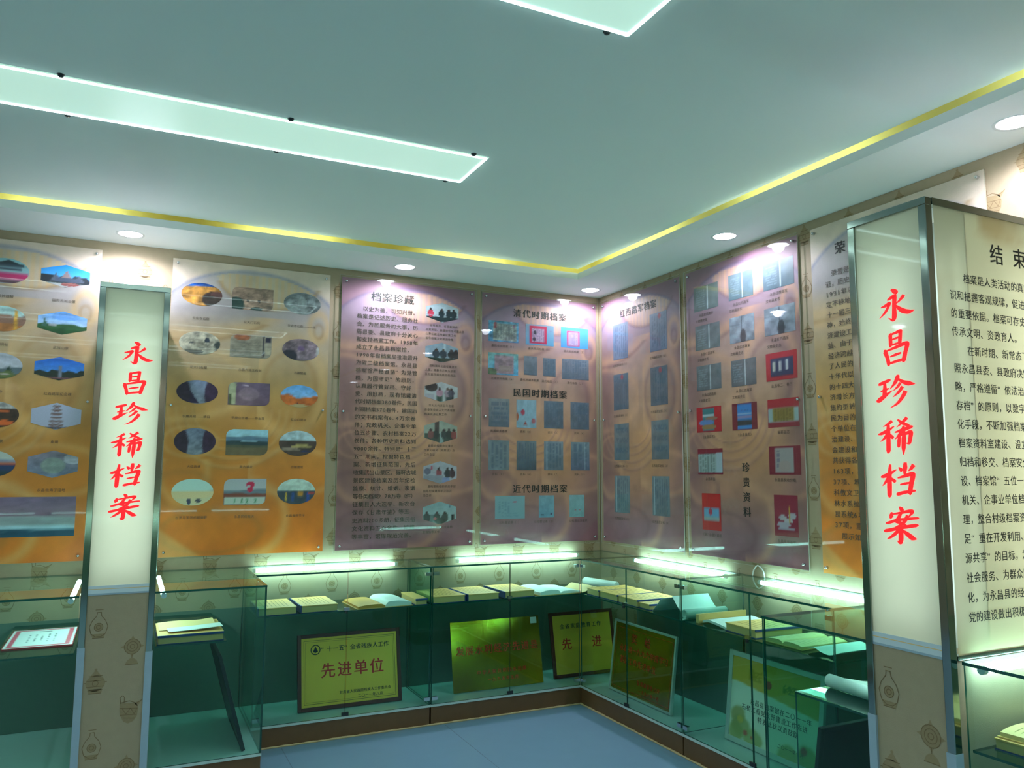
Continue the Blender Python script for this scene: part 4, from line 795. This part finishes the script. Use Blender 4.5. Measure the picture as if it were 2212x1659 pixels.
def open_book(cx, cy, z, w, d, ang, label, lm, rm, hl=.022, hr=.026, cover='manila', lines='book_line'):
    o = thing('open_book', (cx, cy, z), label, 'book', rot=(0, 0, ang)); o0 = (0, 0, 0)
    MB().box(-w-.008, w+.008, -d/2-.006, d/2+.006, 0, .0035).build('cover', cover, o, off=o0)
    L_ = spline([(-w, hl*.62), (-w*.75, hl*.9), (-w*.4, hl), (-w*.12, hl*.85), (-.001, hl*.35)]); R_ = spline([(.001, hr*.35), (w*.12, hr*.9), (w*.4, hr), (w*.75, hr*.85), (w, hr*.55)])
    a = sheet(L_, d, .5).build('left_pages', lm, o, smooth=False, off=(0, 0, -.0032)); b = sheet(R_, d, .5).build('right_pages', rm, o, off=(0, 0, -.0032))
    if lines:
        for par, sgn, h in ((a, -1, hl), (b, 1, hr)):
            m = MB()
            for i in range(9):
                y = d*.36-i*d*.085; pr = [(x, zz) for x, zz in (L_ if sgn < 0 else R_) if w*.18 < abs(x) < w*.86]
                for p, q in zip(pr[:-1], pr[1:]): m.add([(p[0], y-.001, p[1]+.0008), (q[0], y-.001, q[1]+.0008), (q[0], y+.001, q[1]+.0008), (p[0], y+.001, p[1]+.0008)], [(0, 1, 2, 3)])
            m.build('printed_lines', lines, par, off=(0, 0, -.0032))
    return o
def paper(cx, cy, z, prof, d, ang, label, m='paper_white', name='paper_sheet', cat='paper', th=.002):
    o = sheet(spline(prof), d, th).build(name, m, off=(0, 0, 0), smooth=False); o.location = (cx, cy, z); o.rotation_euler = (0, 0, ang); tag(o, label, cat); return o
def roll(p, q, r, label, m='paper_white'):
    mb = MB(); t = Vector(q)-Vector(p); t.normalize(); a = t.cross(Vector((0, 0, 1))).normalized(); b = a.cross(t); N_ = 44; v = []; P = Vector(p); Q = Vector(q)
    for i in range(N_+1):
        w = -2*math.pi*2.2*i/N_+.6; rr = r*(1-.38*i/N_); off_ = a*math.cos(w)*rr+b*math.sin(w)*rr
        v += [P+off_, Q+off_]
    mb.add(v, [(2*i, 2*i+1, 2*i+3, 2*i+2) for i in range(N_)])
    o = mb.build('paper_roll', m, off=P, smooth=True); o.location = P; md = o.modifiers.new('thick', 'SOLIDIFY'); md.thickness = .0012; tag(o, label, 'paper roll'); return o
ZT_ = ZSH[1]+.0005
G3 = 'boxed books on the case shelves'
boxed_book(-2.388, -.270, ZT_, .208, .312, .042, 0, 'yellow boxed book at the pillar end of the shelf above the maroon-framed plaque')
boxed_book(-2.157, -.266, ZT_, .210, .312, .042, .02, 'yellow boxed book with blue edge lying next to the amber-paged open book')
open_book(-1.775, -.275, ZT_, .165, .300, .05, 'open book with one amber and one white page, above the maroon-framed plaque', 'paper_amber', 'paper_white', .020, .032)
boxed_book(-1.545, -.285, ZT_, .075, .29, .038, 0, 'narrow greenish boxed book beside the glass divider of the back cases', spine='y', lines=False)
boxed_book(-1.365, -.270, ZT_, .212, .310, .042, .02, 'yellow boxed book nearest the glass divider in the corner case', spine='x1')
boxed_book(-1.135, -.268, ZT_, .215, .312, .042, .02, 'yellow boxed book in the middle of three above the frameless gold plaque')
boxed_book(-.880, -.262, ZT_, .215, .312, .042, .03, 'yellow boxed book beside the white open book in the corner case')
open_book(-.585, -.265, ZT_, .155, .300, .06, 'white open book spread beside the yellow boxed books in the corner case', 'paper_white', 'paper_white', .030, .018, lines=None)
paper(-.330, -.285, ZT_, [(-.085, .004), (-.05, .012), (-.015, .034), (.02, .026), (.05, .012), (.08, .020)], .25, .05, 'white rippled paper sheets in the room corner case', 'paper_cream')
roll((-.20, -.10, ZT_+.030), (-.13, -.40, ZT_+.030), .028, 'white paper roll lying across the shelf in the room corner')
boxed_book(-.262, -.545, ZT_, .30, .145, .042, 0, 'yellow boxed book closest to the room corner on the right wall shelf', spine='y')
boxed_book(-.258, -.725, ZT_, .30, .205, .042, 0, 'yellow boxed book, second from the room corner on the right wall shelf', spine='y')
boxed_book(-.258, -.942, ZT_, .30, .205, .042, 0, 'yellow boxed book, third from the room corner on the right wall shelf', spine='y')
boxed_book(-.262, -1.110, ZT_, .28, .105, .034, .0, 'yellow boxed book partly under the raised white pages', spine='y')
paper(-.262, -1.275, ZT_+.0, [(-.10, .002), (-.06, .035), (-.02, .075), (.0, .084)], .26, -math.pi/2, 'white page raised like a tent beside the yellow books', 'paper_white', th=.0015)
paper(-.200, -1.358, ZT_, [(-.075, .094), (-.04, .055), (.0, .022), (.04, .012), (.07, .010)], .26, -math.pi/2, 'stiff white page standing open on the right wall shelf', 'paper_white', th=.0015)
roll((-.385, -1.464, ZT_+.027), (-.10, -1.464, ZT_+.027), .026, 'pale blue rolled scroll at the end of the first right wall case')
k = thing('book_slab', (-.235, -1.585, ZT_), 'upright manila book cover in front of the white folded pages', 'book', rot=(0, 0, 1.57)); MB().box(-.012, .012, -.16, .16, 0, .045).build('page_block', 'book_pages', k, off=(0, 0, 0)); MB().box(-.016, -.012, -.163, .163, 0, .048).build('cover', 'manila', k, off=(0, 0, 0))
paper(-.23, -1.70, ZT_, [(-.09, .016), (-.05, .026), (0, .024), (.05, .018), (.10, .010)], .30, -math.pi/2, 'white paper spread between the manila cover and a yellow book', 'paper_white', th=.012)
boxed_book(-.250, -1.925, ZT_, .30, .225, .042, -.04, 'yellow boxed book with printed columns above the white-framed certificate', spine='y')
open_book(-.245, -2.195, ZT_, .115, .29, math.pi/2, 'open yellow-paged book over the white-framed certificate', 'paper_cream', 'paper_cream', .020, .020)
paper(-.225, -2.428, ZT_, [(-.10, .012), (-.06, .024), (-.02, .012), (.03, .008), (.09, .030)], .30, -math.pi/2, 'curled white sheet at the near end of the right wall shelf', 'paper_white', th=.0015)
ZT2 = ZE[1]+.0005
boxed_book(-2.862, -.655, ZT2, .30, .36, .042, 0, 'yellow boxed book with loose papers on top, beside the left pillar', spine='y', lines=False)
paper(-2.862, -.60, ZT2+.0435, [(-.14, .002), (-.05, .006), (.05, .003), (.125, .010)], .23, 0, 'pale printed sheet lying on the yellow book beside the left pillar', 'paper_cream', th=.001)
paper(-2.845, -.735, ZT2+.049, [(-.12, .002), (0, .004), (.13, .010)], .105, .05, 'white slip on top of the pale sheet beside the left pillar', 'paper_white', th=.001)
# red-bordered certificate on the far left shelf
def cert(X, Y):
    b = np.ones((len(X), 3))*hexc('e6eef0'); m = np.minimum(np.minimum(X, 1-X)*.29, np.minimum(Y, 1-Y)*.46)
    r = smooth(.008, .012, m)*(1-smooth(.03, .036, m)); n = fbm(X*30, Y*40); b = b*(1-(r*(.6+.5*n))[:, None])+hexc('d8405a')*(r*(.6+.5*n))[:, None]
    for c in range(5):
        l = (np.abs(X-(.3+.1*c)) < .015)*(Y > .3)*(Y < .75)*(vn(Y*50, X*0+c) > .45); b[l > 0] = hexc('6c7c88')
    l = (np.abs(X-.5) < .1)*(np.abs(Y-.16) < .02); b[l > 0] = hexc('4c5c68'); return b
k = thing('certificate', (-3.52, -.43, ZT2), 'white certificate with red ornamental border lying on a shelf', 'certificate', rot=(0, 0, -math.pi/2))
MB().box(-.235, .235, -.145, .145, 0, .006).build('card', 'cert_red', k, off=(0, 0, 0)); grid_mesh('printed_face', .462, .282, 60, 40, lambda X, Y: cert(Y, X), 'cert_paper', k, -.231, .141, .0066)
roll((-.70, -3.03, ZT2+.0275), (-.68, -2.735, ZT2+.0275), .0265, 'thick white paper roll on the shelf beside the right pillar')
paper(-.51, -2.90, ZT2, [(-.14, .040), (-.09, .030), (0, .012), (.15, .004)], .26, 0, 'white sheet unrolled behind the paper roll at the right pillar', 'paper_white', th=.0012)
boxed_book(-.60, -3.56, ZT2, .34, .24, .034, .05, 'lower brown-edged book of the stack by the text side of the right partition', spine='y', lines=False, group='stacked books by the right partition')
open_book(-.595, -3.555, ZT2+.035, .155, .22, .08, 'open cream book on top of the stack by the text side of the right partition', 'paper_cream', 'paper_cream', .02, .02)

# plaques standing in the lower part of the cases
def plaque(loc, rot, w, h, label, frame, face, fw_=.022, lettering=(), paint=None, th=.018):
    p = thing('plaque', loc, label, 'plaque', 'award plaques in the lower cases', rot=rot); o0 = (0, 0, 0)
    if frame:
        for x0, x1, y0, y1, nm in ((0, fw_, 0, h, 'frame_side'), (w-fw_, w, 0, h, 'frame_side'), (fw_, w-fw_, 0, fw_, 'frame_rail'), (fw_, w-fw_, h-fw_, h, 'frame_rail')):
            MB().box(x0, x1, y0, y1, -th, 0).build(nm, frame, p, off=o0, bevel=.002)
        MB().box(fw_, w-fw_, fw_, h-fw_, -th+.002, -.006).build('face', face, p, off=o0)
        z = -.0055
    else:
        MB().box(0, w, 0, h, -.006, 0).build('face', face, p, off=o0, bevel=.001); z = .0004
    if paint: grid_mesh('printed_face', w-2*fw_, h-2*fw_, 70, 50, paint, 'cert_paper', p, fw_, h-fw_, z)
    for i, (tx, m, nm) in enumerate(lettering):
        for q in tx.build(nm, m, p): q.location = (0, 0, z+.0004)
    return p
LN = .19; RPB = (math.pi/2-LN, 0, 0); RPR = (math.pi/2-LN, 0, -math.pi/2); ZP = ZB+.0045
def L(*args):
    t = TX()
    for a in args: t.line(a[0], a[1], a[2], a[3], a[4], a[5] if len(a) > 5 else 'c', .016, sx=a[6] if len(a) > 6 else 1.0, z=0)
    return t
def border(t, w, h, m, k=.002):
    for a, b, c_, d_ in ((m, w-m, m, m+k), (m, w-m, h-m-k, h-m), (m, m+k, m, h-m), (w-m-k, w-m, m, h-m)): t.mb.box(a, b, c_, d_, 0, .0002)
    return t
W1, H1 = .622, .425
tk = L(('“十一五”全省残疾人工作', .345, .335, .034, .0345), ('甘肃省人民政府残疾人工作委员会', .40, .085, .020, .021), ('二〇一一年八月', .43, .055, .020, .022)); border(tk, W1, H1, .036); border(tk, W1, H1, .046, .001)
for i in range(24):
    a, b = 2*math.pi*i/24, 2*math.pi*(i+1)/24; tk.mb.add([(.105+r*math.cos(q), .335+r*math.sin(q), .0001) for r in (.024, .029) for q in (a, b)], [(0, 1, 3, 2)])
tk.mb.add([(.105, .355, .0001), (.120, .325, .0001), (.105, .318, .0001), (.090, .325, .0001)], [(0, 1, 2, 3)])
plaque((-2.235, -.300, ZP), RPB, W1, H1, 'yellow plaque with red four-character title in a maroon frame, below the open amber book', 'maroon_frame', 'gold_matte', .022, [(tk, 'ink_blue', 'lettering'), (L(('先进单位', .33, .215, .088, .098)), 'red_ink', 'title')])
t2 = L(('发展水利经济先进县', .325, .245, .060, .066), ('中华人民共和国水利部', .345, .105, .028, .036), ('一九九五年五月', .35, .058, .026, .032))
p2 = plaque((-1.280, -.305, ZP), RPB, .635, .425, 'frameless shiny gold plaque with red writing and a white sticker', None, 'gold_mirror', .0, [(t2, 'red_ink', 'lettering')])
MB().box(.572, .618, .378, .418, .0004, .0012).build('sticker', 'sticker', p2, off=(0, 0, 0))
plaque((-.540, -.265, ZP), RPB, .505, .425, 'yellow plaque in a dark maroon frame standing right in the room corner', 'maroon_frame', 'gold_matte', .022, [(L(('全省家庭教育工作', .245, .330, .036, .042)), 'ink_blue', 'lettering'), (L(('先  进', .24, .215, .080, .080)), 'red_ink', 'title')])
t4 = L(('奖　给', .30, .345, .062, .070), ('永昌县一九九六年度学习', .33, .275, .044, .046), ('基层工作先进单位', .28, .205, .046, .048), ('甘肃省委办公厅', .41, .100, .030, .034), ('一九九七年一月', .42, .055, .026, .030)); border(t4, .645, .425, .030, .0015)
plaque((-.330, -.598, ZP), (math.pi/2-.13, 0, -math.pi/2), .645, .435, 'gold plaque with red writing in a thin silver frame, below the right wall shelf', 'silver_frame', 'gold_mirror', .014, [(t4, 'red_ink', 'lettering')])
def cert2(X, Y):
    b = np.ones((len(X), 3))*hexc('dfe6cf'); arc = smooth(-.01, .01, .30+.10*np.cos((X-.5)*3.0)*-1+.06-Y); arc = smooth(-.01, .01, (.14+.16*((X-.5)*2)**2)-Y); arc = smooth(-.01, .01, .36-.20*np.sin(np.pi*np.clip(X, 0, 1))**.7*0-.16*(1-np.abs(X-.05))-Y+.10)
    b = b*(1-arc[:, None])+hexc('d2b040')*arc[:, None]; g = smooth(.4, .9, X)*arc; b = b*(1-.5*g[:, None])+hexc('8fa850')*.5*g[:, None]
    for cx, cy, r, c in ((.10, .72, .10, 'a89c50'), (.14, .84, .12, '9aa058'), (.08, .92, .10, '98a050'), (.30, .95, .12, 'a0a860'), (.9, .9, .12, '94a058'), (.7, .97, .12, 'a0a860'), (.13, .76, .04, 'd8b83c'), (.2, .90, .03, 'c85040'), (.86, .84, .04, 'c0504c'), (.28, .93, .02, 'd06048')):
        m = 1-smooth(.7, 1.1, np.hypot((X-cx)/r, (Y-cy)/(r*1.2))+.35*(fbm(X*14, Y*14)-.5)); b = b*(1-.8*m[:, None])+hexc(c)*.8*m[:, None]
    d = np.hypot((X-.44)/.055, (Y-.24)/.085); m = (d < 1); b[m] = hexc('d0b840'); b[d < .62] = hexc('c84840')
    for x0, x1, y0, y1, c in ((.20, .36, .10, .25, 'b09a28'), (.60, .78, .16, .28, '7a8a34')):
        m = (X > x0)*(X < x1)*(Y > y0)*(Y < y1)*(vn(X*60, Y*50) > .35); b[m > 0] = hexc(c)
    return b
t5 = L(('永昌县档案馆在二〇一一年', .37, .225, .031, .034), ('石桥工程党支部建设工作先进', .33, .188, .031, .034), ('特发此状以资鼓励', .36, .150, .031, .034), ('二〇一一年七月', .45, .070, .022, .024))
plaque((-.303, -1.668, ZP), (math.pi/2-.12, 0, -math.pi/2), .640, .450, 'white-framed certificate with yellow top and flower corners, below the right wall shelf', 'silver_frame', 'sticker', .026, [(t5, 'ink_soft', 'lettering')], paint=cert2)
plaque((-.15, -2.632, ZP), (math.pi/2-.16, 0, math.pi), .56, .40, 'dark framed plaque seen from behind under the shelf by the right pillar', 'dark_frame', 'dark_frame', .022)
plaque((-2.585, -.80, ZP), (math.pi/2-.27, 0, math.pi/2), .60, .485, 'dark framed plaque seen edge-on, leaning on a shelf by the left pillar', 'dark_frame', 'dark_frame', .022)
# lamp lead looping out behind the case top
cb_ = MB().tube(spline([(-.016, -1.600, ZG+.002), (-.016, -1.612, .965), (-.018, -1.645, .990), (-.016, -1.682, .968), (-.016, -1.694, ZG+.002)]), .0035, 8).build('lamp_lead', 'cable_white', off=(-.016, -1.6, ZG+.002), smooth=True)
cb_.location = (-.016, -1.6, ZG+.002); tag(cb_, 'white lamp lead looping out of a glass case top against the right wall', 'cable')
